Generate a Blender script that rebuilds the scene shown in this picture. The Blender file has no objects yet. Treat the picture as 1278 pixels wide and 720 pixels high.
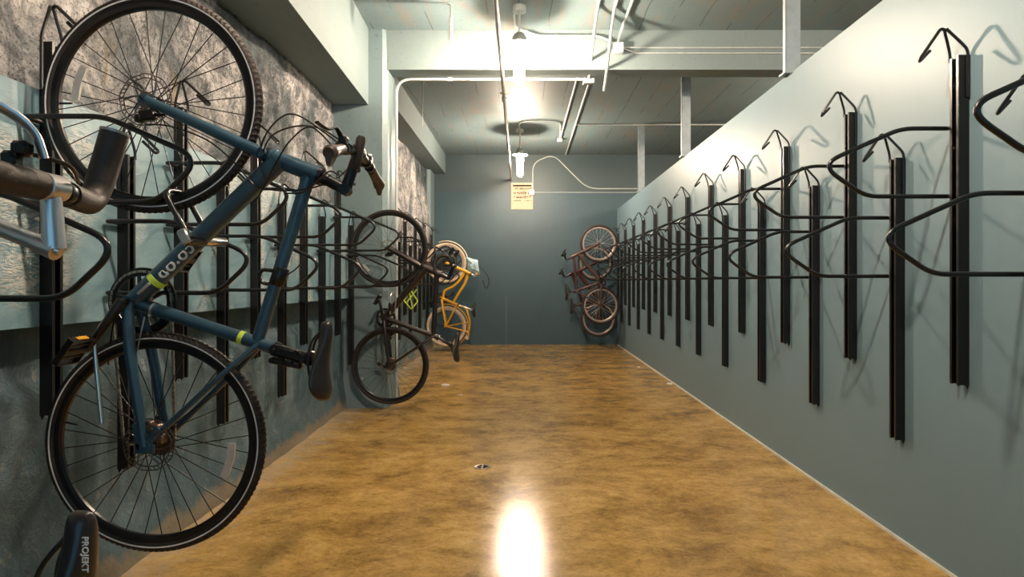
import bpy, math, random
from mathutils import Vector, Matrix, noise
PI = math.pi
sc = bpy.context.scene
col = sc.collection

# ---------------------------------------------------------------- measuring
EYE = 1.15                      # camera height
F = 800.0                       # focal length in photo pixels
def wx(px, Y): return (px - 656.0) * Y / F
def wz(py, Y): return EYE - (py - 351.0) * Y / F

# ---------------------------------------------------------------- mesh kit
class MB:
    def __init__(s): s.v = []; s.f = []
    def add(s, vs, fs):
        b = len(s.v); s.v += [tuple(v) for v in vs]; s.f += [tuple(b + i for i in f) for f in fs]; return s
    def box(s, c, d, rot=None):
        hx, hy, hz = d[0]/2, d[1]/2, d[2]/2
        vs = [Vector((x, y, z)) for x in (-hx, hx) for y in (-hy, hy) for z in (-hz, hz)]
        if rot: vs = [rot @ v for v in vs]
        c = Vector(c)
        return s.add([v + c for v in vs], [(0,1,3,2),(4,6,7,5),(0,4,5,1),(2,3,7,6),(0,2,6,4),(1,5,7,3)])
    def bbox(s, c, d, b=.004, rot=None):          # bevelled box: corners cut
        hx, hy, hz = d[0]/2, d[1]/2, d[2]/2
        b = min(b, hx*.45, hy*.45, hz*.45)
        vs = []; idx = {}
        for sx in (-1,1):
            for sy in (-1,1):
                for sz in (-1,1):
                    for k in range(3):
                        p = [sx*(hx-b), sy*(hy-b), sz*(hz-b)]
                        p[k] = (sx*hx, sy*hy, sz*hz)[k]
                        idx[(sx,sy,sz,k)] = len(vs); vs.append(Vector(p))
        fs = []
        for sx in (-1,1): fs.append([idx[(sx,a,c_,0)] for a,c_ in ((-1,-1),(1,-1),(1,1),(-1,1))])
        for sy in (-1,1): fs.append([idx[(a,sy,c_,1)] for a,c_ in ((-1,-1),(1,-1),(1,1),(-1,1))])
        for sz in (-1,1): fs.append([idx[(a,c_,sz,2)] for a,c_ in ((-1,-1),(1,-1),(1,1),(-1,1))])
        for sx in (-1,1):
            for sy in (-1,1):
                fs.append([idx[(sx,sy,-1,0)],idx[(sx,sy,1,0)],idx[(sx,sy,1,1)],idx[(sx,sy,-1,1)]])
                fs.append([idx[(sx,-1,sy,0)],idx[(sx,1,sy,0)],idx[(sx,1,sy,2)],idx[(sx,-1,sy,2)]])
                fs.append([idx[(-1,sx,sy,1)],idx[(1,sx,sy,1)],idx[(1,sx,sy,2)],idx[(-1,sx,sy,2)]])
                for sz in (-1,1): fs.append([idx[(sx,sy,sz,k)] for k in range(3)])
        if rot: vs = [rot @ v for v in vs]
        c = Vector(c)
        return s.add([v + c for v in vs], fs)
    def tube(s, pts, r, n=10, cap=True, closed=False, flat=None):
        P = [Vector(p) for p in pts]; N = len(P)
        R = list(r) if isinstance(r, (list, tuple)) else [r]*N
        T = []
        for i in range(N):
            if closed: t = P[(i+1) % N] - P[i-1]
            else: t = P[min(i+1, N-1)] - P[max(i-1, 0)]
            T.append(t.normalized())
        u = Vector((0,0,1)).cross(T[0])
        if u.length < .1: u = Vector((0,1,0)).cross(T[0])
        u.normalize(); vs = []
        for i in range(N):
            u = (u - T[i]*u.dot(T[i])).normalized(); w = T[i].cross(u)
            for k in range(n):
                a = 2*PI*k/n
                vs.append(P[i] + (u*math.cos(a) + w*math.sin(a)*(flat or 1))*R[i])
        fs = []
        for i in range(N if closed else N-1):
            j = (i+1) % N
            for k in range(n):
                k2 = (k+1) % n
                fs.append((i*n+k, i*n+k2, j*n+k2, j*n+k))
        if cap and not closed:
            fs.append(tuple(range(n-1,-1,-1))); fs.append(tuple((N-1)*n+k for k in range(n)))
        return s.add(vs, fs)
    def lathe(s, prof, c=(0,0,0), axis='y', n=48, closed=False, fn=None):
        m = len(prof); vs = []; c = Vector(c)
        for i in range(n):
            a = 2*PI*i/n
            for j,(r,h) in enumerate(prof):
                if fn: r, h = fn(i, j, r, h)
                if axis == 'y': v = Vector((r*math.cos(a), h, r*math.sin(a)))
                elif axis == 'x': v = Vector((h, r*math.cos(a), r*math.sin(a)))
                else: v = Vector((r*math.cos(a), r*math.sin(a), h))
                vs.append(v + c)
        fs = []
        for i in range(n):
            i2 = (i+1) % n
            for j in range(m if closed else m-1):
                j2 = (j+1) % m
                fs.append((i*m+j, i2*m+j, i2*m+j2, i*m+j2))
        return s.add(vs, fs)
    def ball(s, c, r, sc_=(1,1,1), n=12):
        c = Vector(c); vs = []; fs = []
        for i in range(n+1):
            t = PI*i/n
            for k in range(n*2):
                a = PI*k/n
                vs.append(c + Vector((r*sc_[0]*math.sin(t)*math.cos(a), r*sc_[1]*math.sin(t)*math.sin(a), r*sc_[2]*math.cos(t))))
        m = n*2
        for i in range(n):
            for k in range(m): fs.append((i*m+k, (i+1)*m+k, (i+1)*m+(k+1)%m, i*m+(k+1)%m))
        return s.add(vs, fs)
    def build(s, name, m, parent=None, smooth=True, angle=40, loc=(0,0,0)):
        me = bpy.data.meshes.new(name); me.from_pydata(s.v, [], s.f)
        me.validate(); me.update()
        import bmesh
        bm = bmesh.new(); bm.from_mesh(me)
        bmesh.ops.remove_doubles(bm, verts=bm.verts, dist=1e-6)
        bmesh.ops.recalc_face_normals(bm, faces=bm.faces); bm.to_mesh(me); bm.free()
        if smooth:
            for p in me.polygons: p.use_smooth = True
            me.set_sharp_from_angle(angle=math.radians(angle))
        me.materials.append(m)
        o = bpy.data.objects.new(name, me); col.objects.link(o); o.location = loc
        if parent: o.parent = parent
        return o

def fillet(pts, rad, n=6):
    P = [Vector(p) for p in pts]; out = [P[0]]
    R = rad if isinstance(rad, (list, tuple)) else [rad]*(len(P)-2)
    for i in range(1, len(P)-1):
        a = P[i-1]-P[i]; b = P[i+1]-P[i]
        d = min(R[i-1], a.length*.49, b.length*.49)
        p0 = P[i] + a.normalized()*d; p1 = P[i] + b.normalized()*d
        for k in range(n+1):
            t = k/n
            out.append(p0*(1-t)**2 + P[i]*2*t*(1-t) + p1*t*t)
    out.append(P[-1]); return out
def spline(pts, n=8):
    P = [Vector(p) for p in pts]; out = []
    for i in range(len(P)-1):
        p0 = P[max(i-1,0)]; p1 = P[i]; p2 = P[i+1]; p3 = P[min(i+2,len(P)-1)]
        for k in range(n):
            t = k/n
            out.append(.5*((2*p1)+(p2-p0)*t+(2*p0-5*p1+4*p2-p3)*t*t+(-p0+3*p1-3*p2+p3)*t**3))
    out.append(P[-1]); return out
def lerp(a, b, t): return Vector(a)*(1-t) + Vector(b)*t
def thing(name, label, cat, loc=(0,0,0), rotz=0, group=None):
    o = bpy.data.objects.new(name, None); col.objects.link(o)
    o.empty_display_size = .1
    o.location = loc; o.rotation_euler = (0,0,rotz); tag(o, label, cat, group); return o
def tag(o, label, cat, group=None):
    o['label'] = label; o['category'] = cat
    if group: o['group'] = group
    return o
def struct(o): o['kind'] = 'structure'; return o

# ---------------------------------------------------------------- materials
def node(nt, t, **kw):
    n = nt.nodes.new(t)
    for k, v in kw.items():
        if k in n.inputs: n.inputs[k].default_value = v
        else: setattr(n, k, v)
    return n
def newmat(name):
    m = bpy.data.materials.new(name); m.use_nodes = True; nt = m.node_tree
    b = nt.nodes['Principled BSDF']; return m, nt, b
def coords(nt, scale=(1,1,1), kind='Object'):
    tc = nt.nodes.new('ShaderNodeTexCoord'); mp = nt.nodes.new('ShaderNodeMapping')
    mp.inputs['Scale'].default_value = scale
    nt.links.new(tc.outputs[kind], mp.inputs['Vector']); return mp.outputs['Vector']
def noisetex(nt, vec, scale, detail=6, rough=.6, dist=0):
    n = node(nt, 'ShaderNodeTexNoise'); n.inputs['Scale'].default_value = scale
    n.inputs['Detail'].default_value = detail; n.inputs['Roughness'].default_value = rough
    n.inputs['Distortion'].default_value = dist
    nt.links.new(vec, n.inputs['Vector']); return n.outputs['Fac']
def ramp(nt, fac, stops):
    r = nt.nodes.new('ShaderNodeValToRGB'); e = r.color_ramp.elements
    while len(e) < len(stops): e.new(.5)
    for i,(p,c) in enumerate(stops):
        e[i].position = p; e[i].color = (c[0],c[1],c[2],1) if not isinstance(c,(int,float)) else (c,c,c,1)
    nt.links.new(fac, r.inputs['Fac']); return r.outputs['Color']
def mix(nt, fac, a, b, mode='MIX'):
    m = nt.nodes.new('ShaderNodeMix'); m.data_type = 'RGBA'; m.blend_type = mode
    for s, v in ((0, fac), (6, a), (7, b)):
        if isinstance(v, (int,float)): m.inputs[s].default_value = v
        elif isinstance(v, tuple): m.inputs[s].default_value = (v[0],v[1],v[2],1)
        else: nt.links.new(v, m.inputs[s])
    return m.outputs[2]
def maprange(nt, v, a, b, c=0, d=1):
    m = nt.nodes.new('ShaderNodeMapRange'); m.interpolation_type = 'SMOOTHSTEP'
    for i, x in enumerate((a,b,c,d)): m.inputs[i+1].default_value = x
    nt.links.new(v, m.inputs[0]); return m.outputs[0]
def mth(nt, op, a, b=0.0):
    m = nt.nodes.new('ShaderNodeMath'); m.operation = op
    for i, v in enumerate((a,b)):
        if isinstance(v, (int,float)): m.inputs[i].default_value = v
        else: nt.links.new(v, m.inputs[i])
    return m.outputs[0]
def bump(nt, b, h, strength=.3, dist=.01, prev=None):
    n = nt.nodes.new('ShaderNodeBump'); n.inputs['Strength'].default_value = strength
    n.inputs['Distance'].default_value = dist
    nt.links.new(h, n.inputs['Height'])
    if prev: nt.links.new(prev, n.inputs['Normal'])
    nt.links.new(n.outputs['Normal'], b.inputs['Normal']); return n.outputs['Normal']
def position(nt):
    g = nt.nodes.new('ShaderNodeNewGeometry'); s = nt.nodes.new('ShaderNodeSeparateXYZ')
    nt.links.new(g.outputs['Position'], s.inputs[0]); return g.outputs['Position'], s.outputs
def simple(name, c, rough=.5, metal=0, coat=0, var=.12, bscale=0, bstr=.1, spec=.5, nscale=14):
    m, nt, b = newmat(name); v = coords(nt)
    n = noisetex(nt, v, nscale, 4)
    lo = tuple(x*(1-var) for x in c); hi = tuple(min(1, x*(1+var)) for x in c)
    nt.links.new(ramp(nt, n, [(.3, lo), (.7, hi)]), b.inputs['Base Color'])
    b.inputs['Roughness'].default_value = rough; b.inputs['Metallic'].default_value = metal
    b.inputs['Coat Weight'].default_value = coat; b.inputs['Coat Roughness'].default_value = .15
    b.inputs['Specular IOR Level'].default_value = spec
    if bscale: bump(nt, b, noisetex(nt, v, bscale, 3), bstr, .002)
    return m
M = {}
M['black'] = simple('black_powder_coat', (.0065,.0055,.005), .30, 0, .12, .2, 300, .05)
M['black_hw'] = simple('black_hardware', (.010,.008,.007), .30, .3, .2, .3)
M['blue'] = simple('blue_frame_paint', (0.028,0.076,0.117), .38, .25, .35, .10)
M['rubber'] = simple('tyre_rubber', (0.0210,0.0124,0.0090), .6, 0, 0, .25, 220, .3)
M['rubber_dark'] = simple('black_rubber', (.018,.016,.016), .55, 0, 0, .25, 220, .2)
M['rim'] = simple('black_rim', (.010,.008,.0075), .32, .3, .15, .2)
M['silver'] = simple('brushed_aluminium', (.62,.58,.58), .28, .95, 0, .10)
M['steel'] = simple('galvanised_steel', (.50,.52,.52), .35, .8, 0, .2)
M['chrome'] = simple('chrome', (.75,.68,.60), .14, 1, 0, .1)
M['bronze'] = simple('bronze_hardware', (.20,.13,.10), .3, .85, 0, .4, nscale=60)
M['chain'] = simple('worn_chain_steel', (.50,.42,.35), .3, .9, 0, .5, nscale=120)
M['spoke'] = simple('black_spoke', (.010,.009,.009), .4, .3)
M['spoke_silver'] = simple('silver_spoke', (.5,.47,.45), .3, .8)
M['rotor'] = simple('disc_rotor_steel', (.16,.145,.13), .35, .9, 0, .3)
M['grip'] = simple('brown_grip_leather', (.062,.036,.022), .5, 0, .1, .25, 120, .25)
M['tape'] = simple('brown_bar_tape', (.036,.022,.015), .55, 0, 0, .3, 160, .3)
M['saddle'] = simple('black_saddle_cover', (0.0210,0.0154,0.0130), .33, 0, .2, .1, 400, .06)
M['refl'] = simple('clear_reflector', (.72,.66,.62), .25, .3, .5, .15, 260, .4)
M['stripe'] = simple('reflective_stripe', (.85,.81,.78), .35, 0)
M['lime'] = simple('lime_band', (.62,.80,.08), .4)
M['amber'] = simple('amber_reflector', (.85,.42,.03), .25, 0, .6)
M['white'] = simple('white_lettering', (.75,.73,.70), .5)
M['darkframe'] = simple('dark_brown_frame', (0.0240,0.0149,0.0132), .28, .4, .4, .15)
M['cream'] = simple('cream_rubber', (.66,.52,.36), .6)
M['yellow'] = simple('yellow_frame_paint', (.78,.40,.02), .35, .1, .3, .1)
M['bag'] = simple('pale_blue_plastic', (.42,.60,.66), .4, 0, .2, .25, 30, .4, nscale=30)
M['redframe'] = simple('rust_red_frame', (0.055,0.011,0.007), .35, .2, .2, .2)
M['pinkframe'] = simple('greyish_pink_frame', (0.085,0.045,0.041), .35, .3, .2, .15)
M['rimlight'] = simple('worn_metal_rim', (.40,.32,.28), .35, .7, 0, .2)
M['conduit'] = simple('painted_conduit', (.46,.50,.50), .45, .1, 0, .12)
M['pipe'] = simple('painted_pipe', (.50,.49,.47), .38, .2, 0, .15)
M['stud'] = simple('steel_stud', (.30,.35,.38), .45, .5, 0, .1)
M['drain'] = simple('drain_metal', (.30,.24,.18), .35, .8, 0, .4)
M['hole'] = simple('dark_hole', (.008,.007,.006), .8)
M['paper'] = simple('sign_paper', (.50,.43,.32), .9, 0, 0, .05, spec=.1)
M['ink'] = simple('black_ink', (.012,.010,.009), .9, spec=.1)
M['fixture'] = simple('cast_fixture', (.32,.33,.32), .45, .5)
M['chip'] = simple('plaster_chip', (.75,.68,.60), .9)

def lamp_mat(name, power):
    m, nt, b = newmat(name)
    b.inputs['Base Color'].default_value = (1,.9,.75,1)
    b.inputs['Emission Color'].default_value = (1.0,.80,.60,1)
    b.inputs['Emission Strength'].default_value = power
    return m
LAMP = 1900.0
M['lamp'] = lamp_mat('lit_bulb', LAMP); M['jar'] = lamp_mat('glowing_jar_glass', 45.0)

def mat_partition():
    m, nt, b = newmat('painted_drywall'); v = coords(nt)
    n = noisetex(nt, v, 1.3, 5); n2 = noisetex(nt, coords(nt,(1,8,1)), 2.0, 3)
    c = mix(nt, n, (0.145,0.223,0.269), (0.174,0.259,0.304)); c = mix(nt, mth(nt,'MULTIPLY',n2,.25), c, (0.116,0.201,0.252))
    nt.links.new(c, b.inputs['Base Color']); b.inputs['Roughness'].default_value = .42
    b.inputs['Specular IOR Level'].default_value = .35
    bump(nt, b, noisetex(nt, v, 90, 4), .08, .002); return m
def mat_rough():
    m, nt, b = newmat('chipped_plaster_wall'); pos, xyz = position(nt); v = coords(nt)
    big = noisetex(nt, v, 1.1, 6, .65, .6); mid = noisetex(nt, v, 6.5, 9, .78, .9); fine = noisetex(nt, v, 60, 5, .7)
    speck = noisetex(nt, v, 75, 4, .65)
    c = ramp(nt, big, [(.36,(.060,.098,.120)),(.45,(.22,.25,.265)),(.51,(.56,.54,.54)),(.64,(.95,.90,.87))])
    chip = ramp(nt, mid, [(.40,(0.051,0.076,0.093)),(.47,(0.468,0.476,0.493)),(.58,(1,1,1))])
    c = mix(nt, .8, c, chip, 'MULTIPLY')
    sp = ramp(nt, speck, [(.36,(0.051,0.051,0.060)),(.46,(1,1,1))])
    c = mix(nt, .85, c, sp, 'MULTIPLY')
    vn = mth(nt,'ABSOLUTE', mth(nt,'SUBTRACT', noisetex(nt, v, 5.5, 9, .8, 1.2), .5))
    c = mix(nt, mth(nt,'MULTIPLY', maprange(nt, vn, .028, .006), maprange(nt, noisetex(nt, v, 1.9, 3), .42, .55)), c, (.03,.04,.05))
    st = noisetex(nt, coords(nt,(1,3,.35)), 3.2, 5)
    c = mix(nt, maprange(nt, st, .62, .74), c, (0.306,0.204,0.085))
    # lower wall was painted over in grey teal
    low = noisetex(nt, v, 2.4, 7, .7, .8); lowf = noisetex(nt, v, 14, 6, .75, 1.2)
    lc = ramp(nt, low, [(.35,(0.061,0.128,0.164)),(.55,(0.118,0.191,0.223)),(.72,(0.224,0.297,0.326))])
    lc = mix(nt, maprange(nt, lowf, .56, .72), lc, (0.306,0.297,0.272))
    f = maprange(nt, xyz[2], 1.15, 1.35)
    be = mth(nt,'ADD', xyz[2], mth(nt,'MULTIPLY', mth(nt,'SUBTRACT', low, .5), .35))
    lc = mix(nt, maprange(nt, be, .10, .04, 0, .8), lc, (0.425,0.323,0.204))
    c = mix(nt, f, lc, c)
    nt.links.new(c, b.inputs['Base Color']); b.inputs['Roughness'].default_value = .62
    n1 = bump(nt, b, mid, 1.0, .045); bump(nt, b, fine, .55, .008, n1); return m
def mat_board():
    m, nt, b = newmat('painted_plywood'); v = coords(nt,(1,1,3.4))
    n = noisetex(nt, v, 3.0, 5, .6, 1.5); w = noisetex(nt, coords(nt,(1,1,4)), 16, 4, .6, 2.2)
    patch = maprange(nt, noisetex(nt, coords(nt), 1.6, 2), .48, .58)
    c = ramp(nt, n, [(.35,(0.146,0.260,0.315)),(.65,(0.221,0.337,0.383))])
    c = mix(nt, mth(nt,'MULTIPLY', patch, maprange(nt, w, .42, .56)), c, (.56,.57,.54))
    nt.links.new(c, b.inputs['Base Color']); b.inputs['Roughness'].default_value = .38
    h = mth(nt,'MULTIPLY', w, mth(nt,'ADD', patch, .12)); bump(nt, b, h, .55, .012); return m
def mat_concrete(name, c1, c2, planks=False, dirt=.5, rough=.6):
    m, nt, b = newmat(name); v = coords(nt)
    n = noisetex(nt, v, 1.8, 7, .65, .4); c = mix(nt, n, c1, c2)
    pits = ramp(nt, noisetex(nt, v, 24, 5, .7), [(.30,(.45,.45,.45)),(.42,(1,1,1))])
    c = mix(nt, dirt, c, pits, 'MULTIPLY'); hh = noisetex(nt, v, 30, 6, .7)
    nrm = bump(nt, b, hh, .35, .006)
    if planks:
        pos, xyz = position(nt)
        wob = mth(nt,'MULTIPLY', noisetex(nt, v, .8, 3), .10)
        x = mth(nt,'ADD', xyz[0], wob)
        fr = mth(nt,'FRACT', mth(nt,'DIVIDE', x, .27))
        line = mth(nt,'LESS_THAN', fr, .035)
        brk = maprange(nt, noisetex(nt, coords(nt,(3,.8,1)), 1.7, 3), .46, .54)
        line = mth(nt,'MULTIPLY', line, brk)
        c = mix(nt, mth(nt,'MULTIPLY', line, .8), c, (.05,.055,.055))
        wv = noisetex(nt, coords(nt,(5,.5,1)), 3, 5)
        c = mix(nt, maprange(nt, wv, .50, .68, 0, .6), c, (.22,.20,.18))
        rust = noisetex(nt, coords(nt,(1,.6,1)), 1.3, 6, .7)
        c = mix(nt, maprange(nt, rust, .56, .72, 0, .45), c, (.26,.17,.12))
        bump(nt, b, mth(nt,'SUBTRACT', 1.0, line), .5, .006, nrm)
    nt.links.new(c, b.inputs['Base Color']); b.inputs['Roughness'].default_value = rough; return m
def mat_back():
    m, nt, b = newmat('teal_painted_block'); pos, xyz = position(nt); v = coords(nt)
    n = noisetex(nt, v, 1.6, 7, .65, .5)
    c = mix(nt, n, (0.021,0.052,0.072), (0.042,0.086,0.110))
    up = mix(nt, n, (0.031,0.053,0.061), (0.046,0.075,0.084))
    c = mix(nt, maprange(nt, xyz[2], 2.76, 2.79), c, up)
    sp = maprange(nt, noisetex(nt, v, 34, 3), .66, .74, 0, .35); c = mix(nt, sp, c, (0.125,0.162,0.170))
    d = mth(nt,'ABSOLUTE', mth(nt,'ADD', xyz[0], .352))
    seam = mth(nt,'MULTIPLY', mth(nt,'LESS_THAN', d, .006), mth(nt,'LESS_THAN', xyz[2], .88))
    c = mix(nt, mth(nt,'MULTIPLY',seam,.6), c, (0.159,0.186,0.186))
    nt.links.new(c, b.inputs['Base Color']); b.inputs['Roughness'].default_value = .5
    bump(nt, b, noisetex(nt, v, 22, 6, .7), .3, .006); return m
def mat_floor():
    m, nt, b = newmat('stained_concrete_floor'); v = coords(nt,(1,1.25,1))
    n = noisetex(nt, v, 1.9, 12, .80, .25); n2 = noisetex(nt, coords(nt,(1,1.3,1)), 8, 12, .82, .4)
    n3 = noisetex(nt, coords(nt), 42, 5, .75)
    c = ramp(nt, n, [(.28,(0.170,0.092,0.026)),(.42,(0.382,0.215,0.056)),(.55,(0.594,0.355,0.105)),(.72,(0.764,0.504,0.195))])
    d = ramp(nt, n2, [(.33,(.46,.42,.38)),(.44,(.80,.78,.75)),(.56,(1,1,1))])
    c = mix(nt, .75, c, d, 'MULTIPLY')
    g = ramp(nt, n3, [(.30,(0.560,0.536,0.512)),(.52,(1,1,1))]); c = mix(nt, .7, c, g, 'MULTIPLY')
    cr = noisetex(nt, coords(nt,(1,1.3,1)), 5, 12, .82, 1.6)
    crk = mth(nt,'ABSOLUTE', mth(nt,'SUBTRACT', cr, .5))
    crack = mth(nt,'MULTIPLY', mth(nt,'LESS_THAN', crk, .007), maprange(nt, n, .52, .40))
    c = mix(nt, mth(nt,'MULTIPLY', crack, .65), c, (0.040,0.024,0.011))
    c = mix(nt, maprange(nt, n3, .66, .74, 0, .6), c, (0.496,0.400,0.264))
    # pale mineral scum beside the left wall and the pillar
    pos, xyz = position(nt)
    e = mth(nt,'ADD', xyz[0], mth(nt,'MULTIPLY', mth(nt,'SUBTRACT', n2, .5), 1.2))
    c = mix(nt, maprange(nt, e, -1.36, -1.62, 0, .55), c, (0.496,0.424,0.336))
    nt.links.new(c, b.inputs['Base Color'])
    r = mth(nt,'ADD', mth(nt,'MULTIPLY', n2, .22), .035); nt.links.new(r, b.inputs['Roughness'])
    b.inputs['Specular IOR Level'].default_value = .26
    n1 = bump(nt, b, n3, .12, .004); bump(nt, b, n2, .05, .012, n1); return m
M['partition'] = mat_partition(); M['rough'] = mat_rough(); M['board'] = mat_board()
M['ceiling'] = mat_concrete('board_marked_ceiling', (0.128,0.187,0.208), (0.188,0.253,0.270), True)
M['beam'] = mat_concrete('painted_concrete_beam', (0.144,0.192,0.203), (0.187,0.237,0.244), False, .35)
M['pilaster'] = mat_concrete('painted_pillar', (0.123,0.181,0.202), (0.191,0.256,0.270), False, .5, .5)
M['outer'] = mat_concrete('outer_wall', (0.109,0.149,0.161), (0.153,0.197,0.205))
M['back'] = mat_back(); M['floor'] = mat_floor()
M['caulk'] = simple('pale_caulk', (.60,.58,.50), .8)

# ---------------------------------------------------------------- the room
RX = 1.665; CZ = 3.45; BY = 11.65; NY = -3.0; FX = 7.0
def slab(name, m, x0, x1, y0, y1, z0, z1):
    return struct(MB().box(((x0+x1)/2,(y0+y1)/2,(z0+z1)/2), (x1-x0,y1-y0,z1-z0)).build(name, m, smooth=False))
slab('floor', M['floor'], -2.3, FX, NY, BY+.3, -.15, 0)
slab('ceiling', M['ceiling'], -2.3, FX, NY, BY+.3, CZ, CZ+.2)
slab('wall_back', M['back'], -2.3, FX, BY, BY+.2, 0, CZ)
slab('wall_far_right', M['outer'], FX, FX+.15, NY, BY+.2, 0, CZ)
slab('wall_right', M['partition'], RX, RX+.11, NY, BY, 0, 2.46)
slab('trim_1', M['caulk'], RX-.012, RX, NY, BY, 0, .012)

def wall_grid(name, m, y0, y1, dy, z0, z1, dz, fx):
    ny = int((y1-y0)/dy)+1; nz = int((z1-z0)/dz)+1; mb = MB(); vs = []; fs = []
    for i in range(ny):
        for k in range(nz):
            y = y0+(y1-y0)*i/(ny-1); z = z0+(z1-z0)*k/(nz-1); vs.append((fx(y,z), y, z))
    for i in range(ny-1):
        for k in range(nz-1): fs.append((i*nz+k, (i+1)*nz+k, (i+1)*nz+k+1, i*nz+k+1))
    b = len(vs)
    # back skin so the wall has thickness
    vs += [(-2.3,y0,z0),(-2.3,y0,z1),(-2.3,y1,z0),(-2.3,y1,z1)]
    fs.append((b,b+1,b+3,b+2))
    fs.append(tuple([b]+[k for k in range(nz)]+[b+1])); fs.append(tuple([b+2]+[(ny-1)*nz+k for k in range(nz)]+[b+3]))
    fs.append(tuple([b+1]+[i*nz+nz-1 for i in range(ny)]+[b+3])); fs.append(tuple([b]+[i*nz for i in range(ny)]+[b+2]))
    mb.add(vs, fs); return struct(mb.build(name, m, angle=60))
def sstep(a, b, x):
    t = max(0, min(1, (x-a)/(b-a))); return t*t*(3-2*t)
def near_x(y, z):
    n = noise.fractal(Vector((0, y*1.6, z*1.6)), 1.0, 2.1, 6); n2 = noise.turbulence(Vector((3, y*5, z*5)), 5, False)
    up = -1.725 - .012*(y-3.6)
    lo = -1.645
    edge = .80 + .05*noise.noise(Vector((1, y*2.3, 0)))
    t = sstep(edge-.05, edge+.03, z)
    if z < 1.3: base = lo*(1-t) + (-1.70)*t + .075*sstep(.30, 0, z)*(1-.55*sstep(3.0,5.6,y))
    else: base = up
    amp = .036 if z > 1.6 else .016
    hf = noise.fractal(Vector((5, y*11, z*11)), .9, 2.2, 4)*.012 if z > 1.6 else 0
    return base + amp*n + hf - (.030*max(0, n2-.55) if z > 1.5 else .006*n2) - .01
wall_grid('wall_left', M['rough'], NY, 5.95, .022, 0, CZ, .022, near_x)
def far_x(y, z):
    n = noise.fractal(Vector((9, y*2.2, z*2.2)), 1.0, 2.1, 6)
    return -1.655 - .085*sstep(2.0,2.8,z) + .03*n + .02*sstep(.2,0,z)
wall_grid('wall_left', M['rough'], 6.1, BY, .045, 0, CZ, .045, far_x)
# plywood panelling the racks are fixed to: thick board proud of the plaster
def board():
    mb = MB(); z0, z1 = 1.0, 1.785
    def bx(y): return -1.612 + .007*(y-2.1)
    ys = [NY, -.5, 1.95-.7, 3.05, 4.45, 5.84]
    for a, b in zip(ys[:-1], ys[1:]):
        b2 = b-.004
        vs = [(bx(a),a,z0),(bx(b2),b2,z0),(bx(b2),b2,z1),(bx(a),a,z1),(-1.74,a,z0),(-1.74,b2,z0),(-1.74,b2,z1),(-1.74,a,z1)]
        mb.add(vs, [(0,1,2,3),(4,7,6,5),(0,4,5,1),(3,2,6,7),(0,3,7,4),(1,5,6,2)])
    o = mb.build('trim_2', M['board'], smooth=False); struct(o)
board()
# pillar with a chamfered room-side corner
def prism(name, m, poly, z0, z1, parent=None):
    n = len(poly); mb = MB()
    mb.add([(x,y,z0) for x,y in poly]+[(x,y,z1) for x,y in poly],
           [tuple(range(n)), tuple(range(2*n-1,n-1,-1))]+[(i,(i+1)%n,n+(i+1)%n,n+i) for i in range(n)])
    return mb.build(name, m, smooth=False)
def rough_pillar(poly, z0, z1):
    mb = MB(); nz = 90; vs = []; pts = []
    for i in range(len(poly)):
        a = Vector((*poly[i],0)); b = Vector((*poly[(i+1)%len(poly)],0)); k = max(1, int((b-a).length/.04))
        for j in range(k): pts.append((a+(b-a)*j/k, j == 0))
    n = len(pts)
    for q in range(nz+1):
        z = z0+(z1-z0)*q/nz
        fl = .03*sstep(.30, 0, z)
        for p, corner in pts:
            d = noise.fractal(Vector((p.x*3, p.y*3, z*2.2)), 1.0, 2.0, 5)*.007
            c = Vector((-1.5, 6.05, 0)); o = (p-c).normalized()
            vs.append((p.x+o.x*(d+fl), p.y+o.y*(d+fl), z))
    fs = [(q*n+i, q*n+(i+1)%n, (q+1)*n+(i+1)%n, (q+1)*n+i) for q in range(nz) for i in range(n)]
    mb.add(vs, fs); return struct(mb.build('pillar', M['pilaster'], angle=35))
rough_pillar([(-2.2,5.84),(-1.305,5.84),(-1.262,5.88),(-1.262,6.32),(-2.2,6.32)], 0, CZ)
prismo = prism('pillar', M['pilaster'], [(-2.2,11.15),(-1.71,11.15),(-1.66,11.2),(-1.66,BY),(-2.2,BY)], 0, 3.10); struct(prismo)
slab('ceiling_beam', M['beam'], -1.75, FX, 5.87, 6.09, 3.088, CZ)
slab('ceiling_beam', M['beam'], -1.75, FX, .30, .52, 3.088, CZ)
# boxed soffits along the left wall
o = prism('soffit', M['beam'], [(-1.16,-2.0),(-1.16-.0355*2,0),(-1.433,5.84),(-2.25,5.84),(-2.25,-2.0)], 2.758, CZ); struct(o)
slab('soffit', M['beam'], -2.25, -1.455, 6.30, BY, 3.10, CZ)

# ---------------------------------------------------------------- conduits, pipe, ceiling things
def conduit(name, pts, r, rad, label, cat='conduit', mat='conduit', fittings=(), flanges=True, group=None):
    P = fillet(pts, rad) if rad else [Vector(p) for p in pts]
    o = MB().tube(P, r, 10).build(name, M[mat]); tag(o, label, cat, group)
    for f in fittings:      # couplings: (index a, index b, t)
        a = Vector(pts[f[0]]); b = Vector(pts[f[0]+1]); c = lerp(a, b, f[1]); d = (b-a).normalized()
        MB().tube([c-d*.025, c-d*.02, c+d*.02, c+d*.025], [r*1.1, r*1.45, r*1.45, r*1.1], 12).build('coupling', M[mat], o)
    return o
zc = CZ-.016
conduit('conduit', [(-1.228,6.10,0.02),(-1.228,6.10,3.072),(-.02,6.10,3.072),(.58,6.10,3.072)], .013, .14,
        'pale conduit rising beside the pillar and running under the ceiling beam', fittings=[(0,.55),(1,.42),(1,.9)])
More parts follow.
